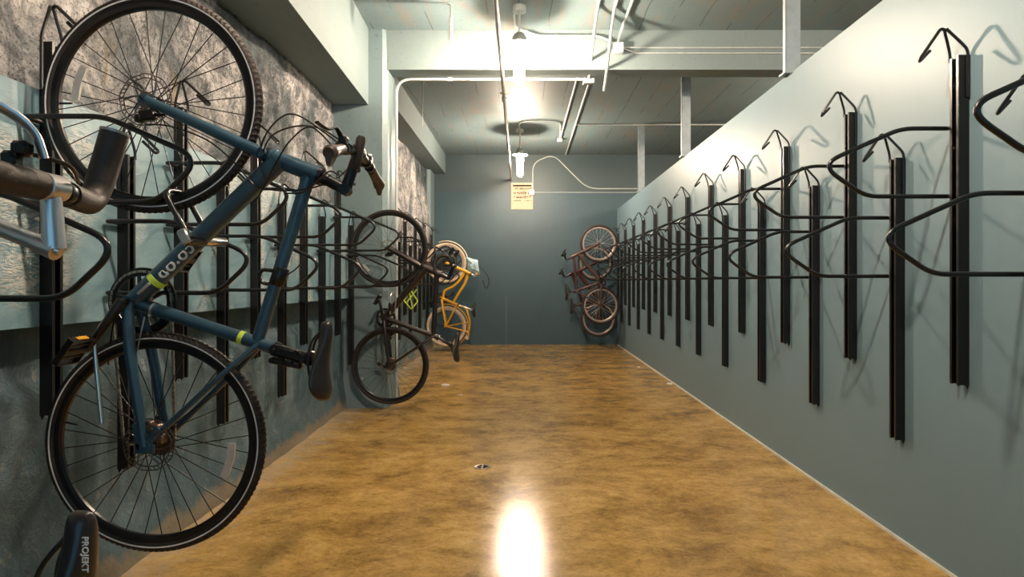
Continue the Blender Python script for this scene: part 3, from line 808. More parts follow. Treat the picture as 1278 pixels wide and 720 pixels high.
def bicycle(label, xfa, yfa, zfa, base, mir, kp, o, group='bicycles hanging on the wall racks'):
    """kp: local 2D points (outwards, up) from the front axle; root sits at the bicycle's lowest point"""
    t = thing('bicycle', label, 'bicycle', (xfa, yfa, base), PI if mir else 0, group)
    L = zfa-base
    K = {k: (v[0], v[1]+L) for k, v in kp.items()}
    def V(k, y=0): return Vector((K[k][0], y, K[k][1]))
    fr = M[o['frame']]; r = o.get('tube', 1.0)
    make_wheel(t, 'front_wheel', K['fa'][0], K['fa'][1], {**o, **o.get('fw', {})})
    make_wheel(t, 'rear_wheel', K['ra'][0], K['ra'][1], {**o, **o.get('rw', {})})
    # frame
    f = MB()
    hb, ht, bb, scn = V('hb'), V('ht'), V('bb'), V('sc')
    hd = (ht-hb).normalized()
    f.tube([hb, hb+hd*.012, hb+hd*.014, ht-hd*.014, ht-hd*.012, ht], [o.get('hr',.026)*r,o.get('hr',.026)*r,o.get('hr',.026)*.9*r,o.get('hr',.026)*.9*r,o.get('hr',.026)*r,o.get('hr',.026)*r], 18)
    ws = o.get('weld', .0)
    if o.get('stepthru'):
        for k in ('tt1','tt2'):
            pts = [V(p) if isinstance(p, str) else Vector((p[0],0,p[1]+L)) for p in o[k]]
            f.tube(spline(pts, 8), .017*r, 14)
    else:
        dA = hb+hd*.030; tA = ht-hd*.030
        f.tube([dA, lerp(dA,bb,.12), lerp(dA,bb,.9), bb], [q*r*o.get('dk',1) for q in (.027,.024,.0235,.0225)], 20)
        f.tube([tA, lerp(tA,scn,.1), lerp(tA,scn,.9), scn], [q*r*o.get('tk',1) for q in (.020,.0185,.0175,.017)], 18)
    stt = V('stt')
    f.tube([bb, lerp(bb,stt,.5), stt], [q*r*o.get('sk',1) for q in (.018,.0165,.0165)], 18)
    f.tube([bb+Vector((0,-.036,0)), bb+Vector((0,.036,0))], .021*r, 20)
    f.lathe([(.017*r,-.012),(.021*r,-.012),(.021*r,.012),(.017*r,.012)], n=16, closed=True) if False else None
    ra = V('ra'); fa = V('fa')
    for s in (-1,1):
        dp = ra+Vector((0,s*.062,0))
        ca = bb+Vector((0,s*.028,0)); cb = lerp(ca,dp,.35)+Vector((0,s*.016,0))
        f.tube(spline([ca,cb,lerp(cb,dp,.6),dp],5), [q*r*o.get('ck',1) for q in [.013]*6+[.012]*5+[.010]*5], 12)
        ss = lerp(bb, stt, o.get('ssk', .92))+Vector((0,s*.014,0)); sb = lerp(ss,dp,.3)+Vector((0,s*.02,0))
        f.tube(spline([ss,sb,lerp(sb,dp,.6),dp],5), [.0095*r]*16, 12)
        f.bbox(dp+Vector((-.004,0,.012)), (.045,.006,.050), .003)
        if o['hero']:
            f.bbox(dp+Vector((.016,0,.026)), (.026,.012,.090), .004, Matrix.Rotation(.75,3,'Y'))
            f.bbox(dp+Vector((-.020,0,.030)), (.024,.012,.085), .004, Matrix.Rotation(-.18,3,'Y'))
            f.bbox(dp+Vector((0,0,-.006)), (.060,.012,.032), .008)
            f.tube([dp+Vector((.004,-.010,-.002)),dp+Vector((.004,.010,-.002))], .018, 18)
    frame = f.build('frame', fr, t)
    # headset rings
    for p, q in ((hb,-1),(ht,1)): MB().tube([p, p+hd*q*.012, p+hd*q*.016], [o.get('hr',.026)*r,o.get('hr',.026)*.97*r,.018*r], 18).build('headset_cup', M['black_hw'], frame)
    # fork
    k = MB(); cr_ = hb-hd*.020
    fd = fa
    k.tube([hb-hd*.002, cr_, cr_-hd*.008], [.021*r,.023*r,.018*r], 16)
    k.tube([cr_+Vector((0,-.046,0)),cr_+Vector((0,-.03,0)),cr_+Vector((0,.03,0)),cr_+Vector((0,.046,0))],[.014*r,.018*r,.018*r,.014*r],14)
    for s in (-1,1):
        a = cr_+Vector((0,s*.046,0)); b = fd+Vector((0,s*.054,0))
        k.tube(spline([a, lerp(a,b,.5)+hd*.004, b-(b-a).normalized()*.01],5), [.0195*r]*5+[.0175*r]*3+[.0150*r]*3, 14)
        k.bbox(b, (.032,.007,.024), .003)
    fork = k.build('fork', M[o.get('fork', o['frame'])], t)
    if o.get('rotor'):
        c1 = MB(); y = -.052
        c1.bbox(fa+Vector((.012,y,-.052)), (.050,.026,.034), .006).bbox(fa+Vector((-.012,y,-.062)), (.022,.030,.026), .006).tube([fa+Vector((.03,y-.012,-.05)),fa+Vector((.03,y-.018,-.05))],.010,12)
        c1.tube([fa+Vector((.036,y,-.050)), fa+Vector((.07,y,-.050))], [.006,.004], 8)
        c1.build('brake_caliper', M['black_hw'], fork)
        c2 = MB()
        c2.bbox(ra+Vector((.030,y,.050)), (.040,.028,.040), .006).bbox(ra+Vector((.046,y,.022)), (.026,.030,.030), .005).bbox(ra+Vector((.010,y,.066)), (.026,.022,.026), .005)
        for q in range(5): c2.tube([ra+Vector((.012+.012*q,y-.014,.04+.008*((q*2)%3))),ra+Vector((.012+.012*q,y-.021,.04+.008*((q*2)%3)))], .0045, 8)
        c2.build('brake_caliper', M['bronze'], frame)
    crank_and_chain(t, K['bb'], o, K['ra'])
    # seat
    sd, clamp = make_saddle(t, K['nose'], K['tail'], o.get('sup', (1,-.05)), o.get('saddlem','saddle'), thick=o.get('sthick',1.0))
    sp = MB(); sp.tube([stt-(stt-bb).normalized()*.03, stt, lerp(stt, clamp, .93), clamp], [.0135]*3+[.010], 14)
    sp.bbox(clamp, (.022,.050,.045), .006)
    post = sp.build('seatpost', M[o.get('postm','black_hw')], t)
    MB().tube([lerp(stt,bb,.0)+ (stt-bb).normalized()*q for q in (-.012,-.010,.008,.010)], [.0175*r*o.get('sk',1),.020*r*o.get('sk',1),.020*r*o.get('sk',1),.0175*r*o.get('sk',1)], 16).build('seat_clamp', M['black_hw'], post)
    # stem and bar
    st = V('st'); bar = V('bar')
    s = MB()
    if o['bar'] == 'quill':
        s.tube([ht, lerp(ht,st,.93)], [.0115,.0115], 16)
        s.tube([lerp(ht,st,.80), st+(st-ht).normalized()*.004], [.013,.0145], 16)
        s.tube([st, lerp(st,bar,.8), bar], [.0145,.0125,.013], 16, flat=1.0)
        s.tube([bar+Vector((0,-.019,0)), bar+Vector((0,-.016,0)), bar+Vector((0,.016,0)), bar+Vector((0,.019,0))], [.014,.0185,.0185,.014], 18)
        s.tube([st+(st-ht).normalized()*.002, st+(st-ht).normalized()*.010], [.008,.006], 10)
        s.build('stem', M['silver'], t)
    else:
        s.tube([ht, st+(st-ht).normalized()*.012], [.0185,.0185], 16)
        s.tube([lerp(ht,st,.2), lerp(ht,st,.35)], [.021,.021], 16)
        s.tube([st, bar], [.0185,.0165], 16)
        s.tube([bar+Vector((0,-.026,0)), bar+Vector((0,-.024,0)), bar+Vector((0,.024,0)), bar+Vector((0,.026,0))], [.017,.022,.022,.017], 16)
        s.tube([st+Vector((0,-.02,0)), st+Vector((0,.02,0))], .019, 14)
        s.build('stem', M[o.get('stemm','black_hw')], t)
    o['bars'](t, bar, st, K, V, o)
    return t, V, frame

# ---- handlebars
def flat_bars(t, bar, st, K, V, o):
    hw = o.get('barw', .31)
    def P(y, dx=0, dz=0):
        a = abs(y)/hw; return bar+Vector((dx-.0*a, y, dz-o.get('sweep',.065)*a**1.6))
    h = MB().tube([P(-hw+.01+(2*hw-.02)*i/24) for i in range(25)], [.0112 if abs(i-12) > 3 else .0145 for i in range(25)], 14).build('handlebar', M['black_hw'], t)
    for s in (-1,1):
        gl = .13; pts = [P(s*(hw-gl*(1-q/8))) for q in range(9)]
        rr = [.0155,.0165,.016,.0165,.017,.018,.020,.022,.016]
        g = MB().tube(pts, rr, 16)
        if o['hero']:      # wing of the ergonomic grip
            vs = []
            for q in range(7):
                c = P(s*(hw-.075*(1-q/6))); wv = .012+.026*math.sin(min(1,q/5)*PI/2)*(1 if q < 6 else .75)
                for (dx,dz) in ((.012,0),(.004,-wv),(-.006,-wv),(-.012,0)): vs.append(c+Vector((dx,0,dz)))
            fs = [(q*4+e,q*4+(e+1)%4,q*4+4+(e+1)%4,q*4+4+e) for q in range(6) for e in range(4)]+[(0,1,2,3),(24,25,26,27)]
            g.add(vs, fs)
        g.build('grip', M[o.get('gripm','grip')], h)
        b = MB(); c = P(s*(hw-gl-.025))
        b.tube([c+Vector((0,-.012,0)), c+Vector((0,.012,0))], .017, 14)
        b.bbox(c+Vector((-.004,s*.004,.024)), (.024,.030,.034), .006)
        b.tube([c+Vector((-.004,s*-.035,.036)), c+Vector((-.004,s*.012,.032))], [.008,.011], 10)
        b.tube(spline([c+Vector((-.008,s*.012,.034)), c+Vector((-.012,s*.045,.052)), P(s*(hw-.05),-.018,.062), P(s*(hw+.005),-.030,.085)],5), [.008]*6+[.0065]*5+[.0075]*5, 10, flat=.6)
        b.build('brake_lever', M['black_hw'], h)
        b = MB(); c = P(s*(hw-gl-.065))
        b.bbox(c+Vector((-.022,0,.004)), (.030,.040,.032), .008); b.tube([c+Vector((0,-.010,0)), c+Vector((0,.010,0))], .016, 12)
        b.tube([c+Vector((-.034,s*.01,-.006)), c+Vector((-.040,s*.035,-.020))], [.007,.009], 8)
        b.build('shifter', M['black_hw'], h)
    return h
def drop_bars(t, bar, st, K, V, o):
    hw = .20; h = None
    pts0 = [bar+Vector((0,-hw,0)), bar+Vector((0,hw,0))]
    for s in (-1,1):
        pts = fillet([bar, bar+Vector((.0,s*hw,0)), bar+Vector((-.005,s*(hw+.008),.085)), bar+Vector((-.10,s*(hw+.015),.085)), bar+Vector((-.14,s*(hw+.02),.030)), bar+Vector((-.13,s*(hw+.022),-.055))],[.05,.045,.05,.04],6)
        if h is None: h = MB().tube(pts, .012, 12).build('handlebar', M['black_hw'], t)
        else: MB().tube(pts, .012, 12).build('bar_end', M['black_hw'], h)
        MB().tube(pts[6:], .0165, 12).build('bar_tape', M['rubber_dark'], h)
        hd_ = MB(); c = bar+Vector((-.012,s*(hw+.008),.095))
        hd_.tube(spline([c, c+Vector((.018,0,.030)), c+Vector((.038,0,.055))],4), [.016]*4+[.017]*3+[.013,.010], 12)
        hd_.tube(spline([c+Vector((.012,0,.050)), c+Vector((-.03,s*.004,.068)), c+Vector((-.085,s*.008,.050))],5), [.008]*6+[.006]*5, 10)
        hd_.build('brake_lever', M['black_hw'], h)
    return h
def bullhorn(t, bar, st, K, V, o):
    k = o.get('skew', .42)
    def P(y, dx=0, dz=0): return bar+Vector((dx - k*max(0,y)*.9, y, dz))
    h = MB().tube([P(-.13),P(.05),P(.06)], [.0130,.0130,.0125], 16).build('handlebar', M['chrome'], t)
    MB().tube([P(.048),P(.052),P(.064),P(.068)], [.0145,.0165,.0165,.0145], 16).build('bar_collar', M['black_hw'], h)
    far = fillet([P(.066), P(.190,.0,.0), P(.215,.012,.062), P(.222,.028,.125)], [.075,.05], 9)
    tp = MB().tube(far, [.0185+.0035*min(1,q/(len(far)*.6)) for q in range(len(far))], 20)
    tp.build('bar_tape', M['tape'], h)
    e = far[-1]; d_ = (far[-1]-far[-2]).normalized()
    MB().tube([e-d_*.002, e+d_*.0025], [.0226,.0226], 18).build('bar_end_cap', M['rimlight'], h)
    near = fillet([P(-.022), P(-.200,0,.002), P(-.225,-.002,.075), P(-.225,.006,.15)], [.045,.04], 7)
    tn = MB(); L_ = len(near)
    rr = [.0195+.0010*(i%2) for i in range(L_)]
    tn.tube(near, rr, 18).build('bar_tape', M['tape'], h)
    # silver lever on a clamp on the taped bar near the stem
    c = P(-.060)
    b = MB().tube([c+Vector((0,-.010,0)), c+Vector((0,.010,0))], .0185, 14)
    b.bbox(c+Vector((-.004,.0,.024)), (.020,.020,.026), .005).bbox(c+Vector((.006,.004,.040)), (.022,.018,.020), .005)
    lever = b.build('brake_lever', M['black_hw'], h)
    MB().tube(spline([c+Vector((.026,.014,.030)), c+Vector((.020,.004,.062)), c+Vector((-.004,-.010,.086)), c+Vector((-.034,-.030,.098)), c+Vector((-.07,-.05,.088))],6), [.0075]*8+[.009]*8+[.007]*9, 12, flat=.55).build('lever_blade', M['silver'], lever)
    MB().tube(spline([c+Vector((.008,.01,.036)), c+Vector((.030,.03,.030)), c+Vector((.036,.05,.024)), c+Vector((.02,.085,.010))],6), .0028, 8).build('brake_cable', M['black_hw'], h)
    return h

# ---- the blue bicycle
YB = 2.06; SB = F/YB; XFA, ZFA = wx(191,YB), wz(129,YB)
def kb(px, py): return ((px-191)/SB, -(py-129)/SB)
kp = dict(fa=(0,0), ra=kb(195,551), hb=kb(338,196), ht=kb(398,219), bb=kb(166,377), sc=kb(322,424), stt=kb(346,436),
          nose=kb(411,401), tail=kb(405,500), st=kb(431,237), bar=kb(447,190))
oB = dict(R=.354, tr=.0182, rd=.018, seg=360, hero=True, rim='rim', tyre='rubber', ns=32, sr=.0016, spokem='spoke', single_spokes=True,
          rotor=.083, refl=[], frame='blue', tube=1.0, ck=1.35, hr=.031, dk=1.27, tk=1.16, sk=1.22, ring=.100, crank=-124, pedal_tilt=55, derailleur=True, bar='threadless', bars=flat_bars,
          fw=dict(refl=[(165,.243,.46)], valve=180), rw=dict(refl=[(-14,.247,.46)], valve=168), sup=(1,-.04), guard=True, ssk=.88)
bl, V, frame = bicycle('blue bicycle with brown grips hanging upright nearest on the left wall', XFA, YB, ZFA, ZFA+kp['ra'][1]-.354, False, kp, oB)
def text(s, size, ext, m, name, parent, origin, xdir, ydir, ndir=None):
    cu = bpy.data.curves.new(name, 'FONT'); cu.body = s; cu.size = size; cu.extrude = ext; cu.align_x = 'CENTER'; cu.align_y = 'CENTER'
    cu.offset = size*.018; cu.space_character = 1.05
    ob = bpy.data.objects.new(name, cu); col.objects.link(ob)
    dg = bpy.context.evaluated_depsgraph_get(); me = bpy.data.meshes.new_from_object(ob.evaluated_get(dg))
    bpy.data.objects.remove(ob); me.name = name
    X = Vector(xdir).normalized(); Y_ = Vector(ydir).normalized(); Z = X.cross(Y_)
    R = Matrix((X, Y_, Z)).transposed()
    for v in me.vertices: v.co = R @ v.co + Vector(origin)
    me.materials.clear(); me.materials.append(m)
    o = bpy.data.objects.new(name, me); col.objects.link(o); o.parent = parent; return o
LB = -(kp['ra'][1]-.354)      # height of the front axle above the root
def pb(px, py, y=0): return Vector(((px-191)/SB, y, -(py-129)/SB+LB))
def decal(s, px, py, size, a, b, parent, r=.0235, name='lettering', mat='white'):
    """lettering wrapped flat on the camera side of a tube running a->b; text reads from a to b"""
    d = (b-a).normalized(); up = Vector((0,-1,0)).cross(d)*-1
    o = text(s, size, .0006, M[mat], name, parent, (0,0,0), (1,0,0), (0,1,0))
    nd = Vector((0,-1,0)); c = pb(px, py)
    up = nd.cross(d)
    ym = max(v.co.y for v in o.data.vertices)-size*.27
    for v in o.data.vertices:
        th = (v.co.y-ym)/r
        v.co = c + d*v.co.x + up*(math.sin(th)*(r+.0006+v.co.z)) + nd*(math.cos(th)*(r+.0006+v.co.z))
    return o
dA, dB_ = pb(352,205), pb(166,377)
decal('co\u00b7op', 226, 326, .060, dA, dB_, frame, .0300)
decal('co\u00b7op', 182, 455, .018, pb(172,420), pb(192,500), frame, .0132)
def band(px, py, a, b, r, name='lime_band', mat='lime', half=.010):
    c = pb(px,py); d = (b-a).normalized()
    c = a + d*((c-a).dot(d))
    return MB().tube([c-d*half, c-d*half*.9, c+d*half*.9, c+d*half], [r,r+.001,r+.001,r], 24, cap=False).build(name, M[mat], frame)
band(197,350, dA, dB_, .0304)
band(302,421, pb(166,377), pb(346,436), .0208, half=.008)
band(192,386, pb(166,377), pb(346,436), .0218, 'clamp_band', 'steel', .004)
MB().bbox(pb(192,374,-.015),(.012,.012,.014),.003).build('front_derailleur', M['bronze'], frame)
m_ = MB().bbox(pb(187,360,-.033),(.010,.006,.052),.003,Matrix.Rotation(math.radians(47),3,'Y')); m_.build('frame_plate', M['silver'], frame)
# seatpost lock bracket
lk = MB()
lk.bbox(pb(362,440,-.012),(.115,.044,.036),.012,Matrix.Rotation(.26,3,'Y'))
lk.bbox(pb(360,452,-.020),(.105,.030,.018),.006,Matrix.Rotation(.20,3,'Y'))
for q,(px,py) in enumerate([(346,436),(356,447),(368,453),(382,449),(374,438)]): lk.tube([pb(px,py,-.03),pb(px,py,-.042)], [.010,.007], 12)
lk.build('lock_holder', M['black_hw'], bl)
ks = MB().tube(fillet([pb(157,392,-.05),pb(146,398,-.06),pb(135,415,-.068),pb(137,440,-.072),pb(150,522,-.085)],[.01,.03,.06]), [.007]*29, 10) if False else None
ksp = fillet([pb(155,392,-.045),pb(145,398,-.055),pb(134,418,-.065),pb(138,450,-.070),pb(149,521,-.085)],[.015,.03,.06])
MB().tube(ksp, .0068, 10).build('kickstand', M['chrome'], bl)
# gadget clamp on the top tube with a curved strap
cl = MB(); a = pb(386,232); b = pb(322,424); d = (b-a).normalized(); c = a+d*((pb(343,343)-a).dot(d))
cl.tube([c-d*.030,c-d*.026,c+d*.026,c+d*.030],[.0215,.0245,.0245,.0215],20)
cl.tube(fillet([c+Vector((-.020,-.01,.018)), c+Vector((-.050,-.012,.022)), c+Vector((-.062,-.014,.0)), c+Vector((-.045,-.012,-.026)), c+Vector((-.012,-.01,-.022))],.02,4), .009, 10, flat=.7)
cl.build('lamp_bracket', M['black_hw'], bl)
MB().tube(spline([pb(362,343,-.02),pb(372,337,-.03),pb(381,330,-.04)],5), .0022, 6).build('zip_tie', M['black_hw'], bl)
# cables and hoses
def cable(pts, r=.0026, m='black_hw'): return MB().tube(spline(pts, 10), r, 8).build('cable', M[m], bl)
cable([pb(438,190,-.10),pb(392,158,-.13),pb(362,157,-.09),pb(336,180,-.05),pb(326,212,-.02),pb(322,232,-.03)])
cable([pb(442,196,.08),pb(420,172,.04),pb(398,161,-.02),pb(372,163,-.05),pb(345,176,-.05),pb(332,205,-.04),pb(336,226,-.035)])
cable([pb(438,200,-.16),pb(404,170,-.12),pb(374,182,-.08),pb(352,207,-.05),pb(340,228,-.04),pb(322,255,-.026)])
cable([pb(430,196,.10),pb(416,220,.04),pb(398,234,-.02),pb(370,240,-.04),pb(345,239,-.04),pb(322,232,-.03),pb(300,205,-.05),pb(270,180,-.06),pb(225,163,-.055),pb(193,160,-.052)],.0026)
cable([pb(428,222,-.05),pb(418,218,-.06),pb(400,233,-.06),pb(383,243,-.05),pb(362,243,-.04)])
cable([pb(185,395,-.02),pb(178,440,-.03),pb(180,480,-.045),pb(190,515,-.055),pb(198,528,-.06)],.0024,'silver')
cable([pb(158,372,-.03),pb(148,395,-.02),pb(140,430,-.01),pb(135,455,0)],.0026)
# bell and lamp beside the stem
bll = MB().tube([pb(447,214,-.045),pb(449,208,-.045),pb(455,178,-.045),pb(456,174,-.045)],[.010,.0145,.0155,.011],18)
bll.build('bar_lamp', M['tape'], bl)
# U lock hooked through the rack loop and round the down tube
def ulock():
    def q(px, py, Y): return Vector((wx(px,Y), Y, wz(py,Y)))
    a = q(203,236,1.985); c = q(237,300,1.985)
    e = a-c; off = Vector((.006,.118,.004))
    t = thing('bicycle_lock', 'black steel U-lock with silver crossbar looped round the blue down tube', 'lock', c)
    def l(v): return v-c
    MB().tube(fillet([l(c), l(a), l(a)+off, l(c)+off], .045, 8), .0088, 14).build('shackle', M['black'], t)
    d = off.normalized()
    MB().tube([l(c)-d*.025, l(c)-d*.022, l(c)+d*.075, l(c)+d*.078], [.013,.0165,.0165,.014], 16).build('crossbar_sleeve', M['black_hw'], t)
    MB().tube([l(c)+d*.078, l(c)+d*.08, l(c)+d*.20, l(c)+d*.205], [.013,.0155,.0155,.012], 16).build('crossbar', M['chrome'], t)
    n_ = (c-a).normalized()
    MB().bbox(l(c)-n_*.012-d*.015, (.030,.028,.05), .005, Matrix.Rotation(-.45,3,'Y')).build('crossbar_end', M['silver'], t)
ulock()

# ---- the near bicycle, only stem, bar and saddle in the frame
YR = .86
def kr(x, z): return (x-(-1.232), z-1.430)
kpR = dict(fa=(0,0), ra=kr(-1.215,.440), hb=kr(-.880,1.291), ht=kr(-.745,1.237), bb=kr(-1.262,.815), sc=kr(-.855,.735), stt=kr(-.820,.727),
           nose=kr(wx(113,YR)-.004,.842), tail=kr(wx(113,YR)-.016,.565), st=kr(wx(68,YR),wz(311,YR)), bar=kr(wx(63,YR),wz(234,YR)))
oR = dict(R=.336, tr=.0135, seg=96, hero=False, rim='rimlight', tyre='rubber_dark', ns=32, sr=.0011, spokem='spoke_silver', single_spokes=False,
          rotor=None, refl=[], frame='silver', tube=.8, ring=.095, crank=-100, derailleur=False, bar='quill', bars=bullhorn, sup=(1,-.03), postm='silver')
rb, VR, _ = bicycle('road bicycle cut by the left edge, silver quill stem and brown-taped bar', -1.232, YR, 1.430, 1.430-.990-.336, False, kpR, oR)
sad = [c for c in rb.children if c.name.startswith('saddle')][0]
LR = .990+.336
Ys = YR-.021
tx_ = Vector((wx(106,Ys)-(-1.232), -.021, wz(692,Ys)-(1.430-.990-.336)))
lt = text('PROJEKT', .0115, .0004, M['white'], 'lettering', sad, tx_, (0,0,-1), (1,0,0))

# ---- the dark road bicycle
YD = 5.66; SD = F/YD; XD, ZD = wx(486,YD), wz(310,YD)
def kd(px, py): return ((px-486)/SD, -(py-310)/SD)
kpD = dict(fa=(0,0), ra=kd(487,456), hb=kd(528,333), ht=kd(549,342), bb=kd(480,397), sc=kd(541,419), stt=kd(547,421),
           nose=kd(572,421), tail=kd(570,447), st=kd(560,347), bar=kd(566,332))
kpD['tail'] = (kpD['nose'][0]-.01, kpD['nose'][1]-.27)
kpD['nose'] = (kpD['nose'][0], kpD['nose'][1]+.04); kpD['tail'] = (kpD['tail'][0], kpD['tail'][1]+.05)
oD = dict(R=.343, tr=.015, seg=96, hero=False, rim='rim', tyre='rubber', ns=28, sr=.0012, spokem='spoke', single_spokes=True,
          rotor=.075, refl=[], frame='darkframe', tube=1.25, ring=.085, crank=100, derailleur=True, bar='threadless', bars=drop_bars,
          fw=dict(refl=[(220,.265,.30)]), rw=dict(refl=[(205,.27,.05)]), sup=(1,-.1))
bicycle('dark brown drop-bar bicycle hanging in front of the pillar', XD, YD, ZD, ZD+kpD['ra'][1]-.343, False, kpD, oD)
dl = thing('bicycle_lock', 'thin black shackle lock dangling beside the dark bicycle chainring', 'lock', (wx(487,5.45),5.45,wz(392,5.45)))
MB().tube(fillet([(0,0,0),(0,0,.16),(.015,.06,.19),(.03,.10,.16),(.02,.10,.02)],.04), .006, 8).build('shackle', M['silver'], dl)
MB().bbox((0,0,.06),(.026,.024,.07),.006).build('lock_body', M['black'], dl)

# ---- the yellow step-through bicycle
YY = 10.46; SY = F/YY; XY, ZY = wx(557,YY), wz(328,YY)
def ky(px, py): return ((px-557)/SY, -(py-328)/SY)
kpY = dict(fa=(0,0), ra=ky(557,407), hb=ky(577,337), ht=ky(587,342), bb=ky(551,372), sc=ky(570,379), stt=ky(572,380.5),
           nose=ky(593,378), tail=ky(592,396), st=ky(592,344), bar=ky(596,334))
def lsp(px, py): return ky(px,py)
oY = dict(R=.328, tr=.024, seg=72, hero=False, rim='rimlight', tyre='cream', ns=24, sr=.0022, spokem='spoke', single_spokes=False, rimw=.016,
          rotor=None, refl=[], frame='yellow', tube=1.35, ring=.09, crank=200, derailleur=False, bar='threadless', bars=flat_bars, gripm='cream', barw=.30, sweep=.12,
          sup=(1,-.05), postm='silver', stemm='silver', stepthru=True, saddlem='saddle')
oY['tt1'] = ['hbx', lsp(575,348), lsp(566,357), lsp(555,363), lsp(553,372), lsp(552,374)]
oY['tt2'] = [lsp(584,342), lsp(580,354), lsp(573,365), lsp(566,377)]
oY['tt1'][0] = lsp(580,339)
yb, VY, yf = bicycle('yellow step-through bicycle with cream tyres hanging near the back wall', XY, YY, ZY, ZY+kpY['ra'][1]-.37, False, kpY, oY)
LY = -(kpY['ra'][1]-.37)
def py_(px, py, y=0): return Vector(((px-557)/SY, y, -(py-328)/SY+LY))
def arc_fender(c, R, a0, a1, name, mat='yellow'):
    mb = MB(); vs = []; fs = []; n = 28; m = 6
    for i in range(n+1):
        a = math.radians(a0+(a1-a0)*i/n)
        for j in range(m+1):
            b = PI*(j/m-.5); rr = R+.012*math.cos(b); y = .033*math.sin(b)
            vs.append((c.x+rr*math.cos(a), y, c.z+rr*math.sin(a)))
        for j in range(m+1):
            b = PI*(1-j/m-.5); rr = R-.003+.012*math.cos(b); y = .031*math.sin(b)
            vs.append((c.x+rr*math.cos(a), y, c.z+rr*math.sin(a)))
    k = 2*(m+1)
    for i in range(n):
        for j in range(k): fs.append((i*k+j, i*k+(j+1)%k, (i+1)*k+(j+1)%k, (i+1)*k+j))
    fs += [tuple(range(k)), tuple(n*k+j for j in range(k))]
    return mb.add(vs, fs).build(name, M[mat], yb)
arc_fender(py_(557,407), .355, 95, -50, 'rear_fender'); arc_fender(py_(557,328), .352, 110, -10, 'front_fender', 'cream')
rk = MB()
for s in (-.05,.05):
    rk.tube(fillet([py_(572,381,s),py_(582,384,s),py_(587,402,s),py_(584,424,s)],.05), .009, 8)
    rk.tube([py_(557,407,s*1.2),py_(584,402,s)], .007, 8); rk.tube([py_(557,407,s*1.2),py_(585,414,s)], .007, 8)
for px, y in ((583,390),(586,402),(584,421)): rk.tube([py_(px,y,-.05),py_(px,y,.05)], .007, 8)
rk.build('rear_carrier', M['yellow'], yb)
MB().tube([py_(583,421,-.03),py_(583,421,.03)],.03,14).build('rear_reflector', M['white'], yb)
MB().tube(spline([py_(596,330,-.2),py_(608,342,-.24),py_(611,352,-.2),py_(607,360,-.1),py_(602,350,0)],6), .006, 8).build('cable', M['black_hw'], yb)
# crumpled pale bag sitting in the handlebars
bg = MB()
nb = 9; vs = []; fs = []
for i_ in range(nb+1):
    for j_ in range(nb+1):
        for dpt in (-1,1):
            u_ = i_/nb-.5; v_ = j_/nb-.5; e_ = (1-(2*u_)**4)*(1-(2*v_)**4)
            q_ = noise.noise(Vector((u_*5, v_*5, dpt)))
            vs.append((u_*.19+v_*-.03, dpt*(.004+.05*e_)+.02*q_, v_*.21+u_*-.05+.01*q_))
def bi(i_, j_, d_): return (i_*(nb+1)+j_)*2+d_
for i_ in range(nb):
    for j_ in range(nb):
        for d_ in (0,1): fs.append((bi(i_,j_,d_),bi(i_+1,j_,d_),bi(i_+1,j_+1,d_),bi(i_,j_+1,d_)))
for i_ in range(nb):
    for jj in (0,nb): fs.append((bi(i_,jj,0),bi(i_+1,jj,0),bi(i_+1,jj,1),bi(i_,jj,1))); fs.append((bi(jj,i_,0),bi(jj,i_+1,0),bi(jj,i_+1,1),bi(jj,i_,1)))
bg.add(vs, fs)
bo = bg.build('plastic_bag', M['bag'], loc=(wx(590,10.2),10.2,wz(331,10.2)), angle=25)
tag(bo, 'crumpled pale blue bag hung on the yellow bicycle handlebar', 'bag')
# lime lock on the rack beyond the pillar
ll = MB()
c0 = Vector((0,0,0))
def lq(px, py, dy=0): Y = 8.45; return Vector((wx(px,Y)-wx(512,Y), dy, wz(py,Y)-wz(386,Y)))
ll.tube(fillet([lq(504,375),lq(513,386,.02),lq(521,376,.03),lq(512,362,.02),lq(504,375,.01)],.02), .009, 8)
ll.tube([lq(511,364,-.01),lq(515,385,-.01)], .008, 8).tube([lq(520,361,.02),lq(508,377,.0)], .008, 8)
lo_ = ll.build('folding_lock', M['lime'], loc=(wx(512,8.45),8.45,wz(386,8.45)))
tag(lo_, 'lime green folding lock hanging beyond the pillar, behind the dark bicycle', 'lock')

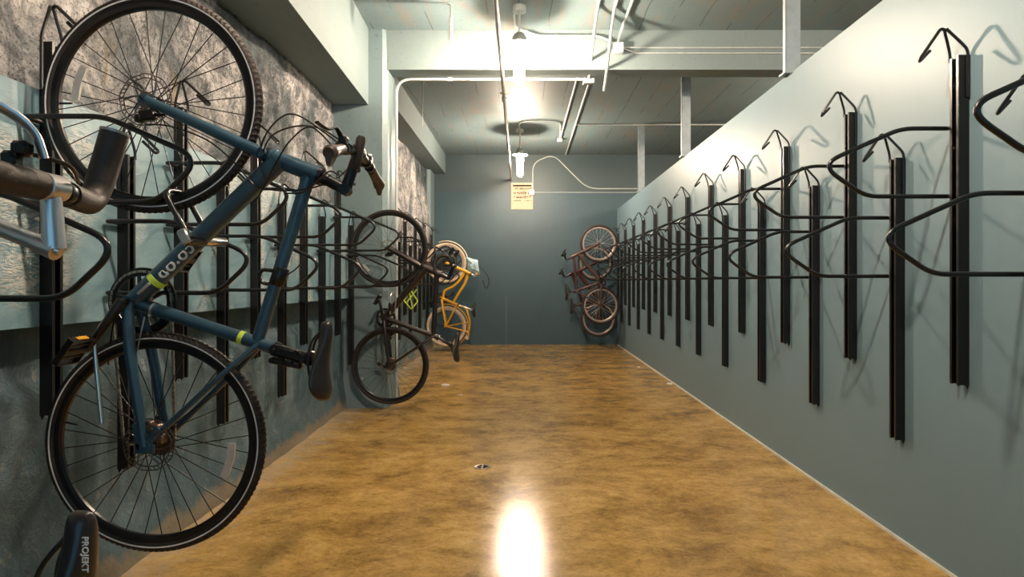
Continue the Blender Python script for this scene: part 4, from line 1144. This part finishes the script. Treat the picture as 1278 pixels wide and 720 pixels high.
# ---- two bicycles at the far end of the right wall
def right_bike(label, Y0, fa, pts, opt):
    S = F/Y0; X0, Z0 = wx(fa[0],Y0), wz(fa[1],Y0)
    kp = {k: (-(v[0]-fa[0])/S, -(v[1]-fa[1])/S) for k, v in pts.items()}
    kp['fa'] = (0,0)
    return bicycle(label, X0, Y0, Z0, Z0+kp['ra'][1]-opt['R'], True, kp, opt)
base = dict(R=.315, tr=.023, seg=72, hero=False, rim='rimlight', tyre='rubber', ns=24, sr=.0022, spokem='spoke_silver', single_spokes=False,
            rotor=None, tube=1.3, ring=.08, derailleur=True, bar='threadless', bars=flat_bars, gripm='rubber_dark', barw=.29, sweep=.03, sup=(1,-.05), rimw=.016)
right_bike('pinkish-grey mountain bicycle, front wheel highest, at the far right corner', 10.605, (747.5,304),
    dict(ra=(749.5,381), hb=(724,315.5), ht=(714,320.5), bb=(750,352), sc=(720,362), stt=(716,364), nose=(706,354), tail=(707,375), st=(707,324), bar=(703,316)),
    {**base, 'frame':'pinkframe', 'crank':250, 'refl':[(25,.25,.30)]})
right_bike('rust red mountain bicycle hanging lowest behind the pinkish one, far right corner', 11.01, (743,328),
    dict(ra=(747,398), hb=(722,338), ht=(712,342), bb=(747,374), sc=(727,378), stt=(723,380), nose=(713,373), tail=(713,392), st=(705,346), bar=(700,339)),
    {**base, 'frame':'redframe', 'crank':60, 'refl':[(-95,.25,.30)], 'spokem':'spoke', 'R':.31})

# ---------------------------------------------------------------- light, world, camera
w = bpy.data.worlds.new('world'); sc.world = w; w.use_nodes = True
bg_ = w.node_tree.nodes['Background']; bg_.inputs['Color'].default_value = (.32,.70,1.0,1); bg_.inputs['Strength'].default_value = .72
cam = bpy.data.cameras.new('camera'); co = bpy.data.objects.new('camera', cam); col.objects.link(co)
co.location = (0,0,EYE); co.rotation_euler = (PI/2,0,0)
cam.sensor_width = 36; cam.lens = 36*F/1278; cam.shift_x = -17/1278; cam.shift_y = -9/1278
cam.clip_start = .02; cam.clip_end = 60
sc.camera = co
sc.view_settings.view_transform = 'Standard'; sc.view_settings.look = 'None'
sc.view_settings.gamma = 1; sc.view_settings.use_curve_mapping = False
sc.view_settings.exposure = 0.25
sc.cycles.use_denoising = True
sc.cycles.max_bounces = 8; sc.cycles.diffuse_bounces = 5
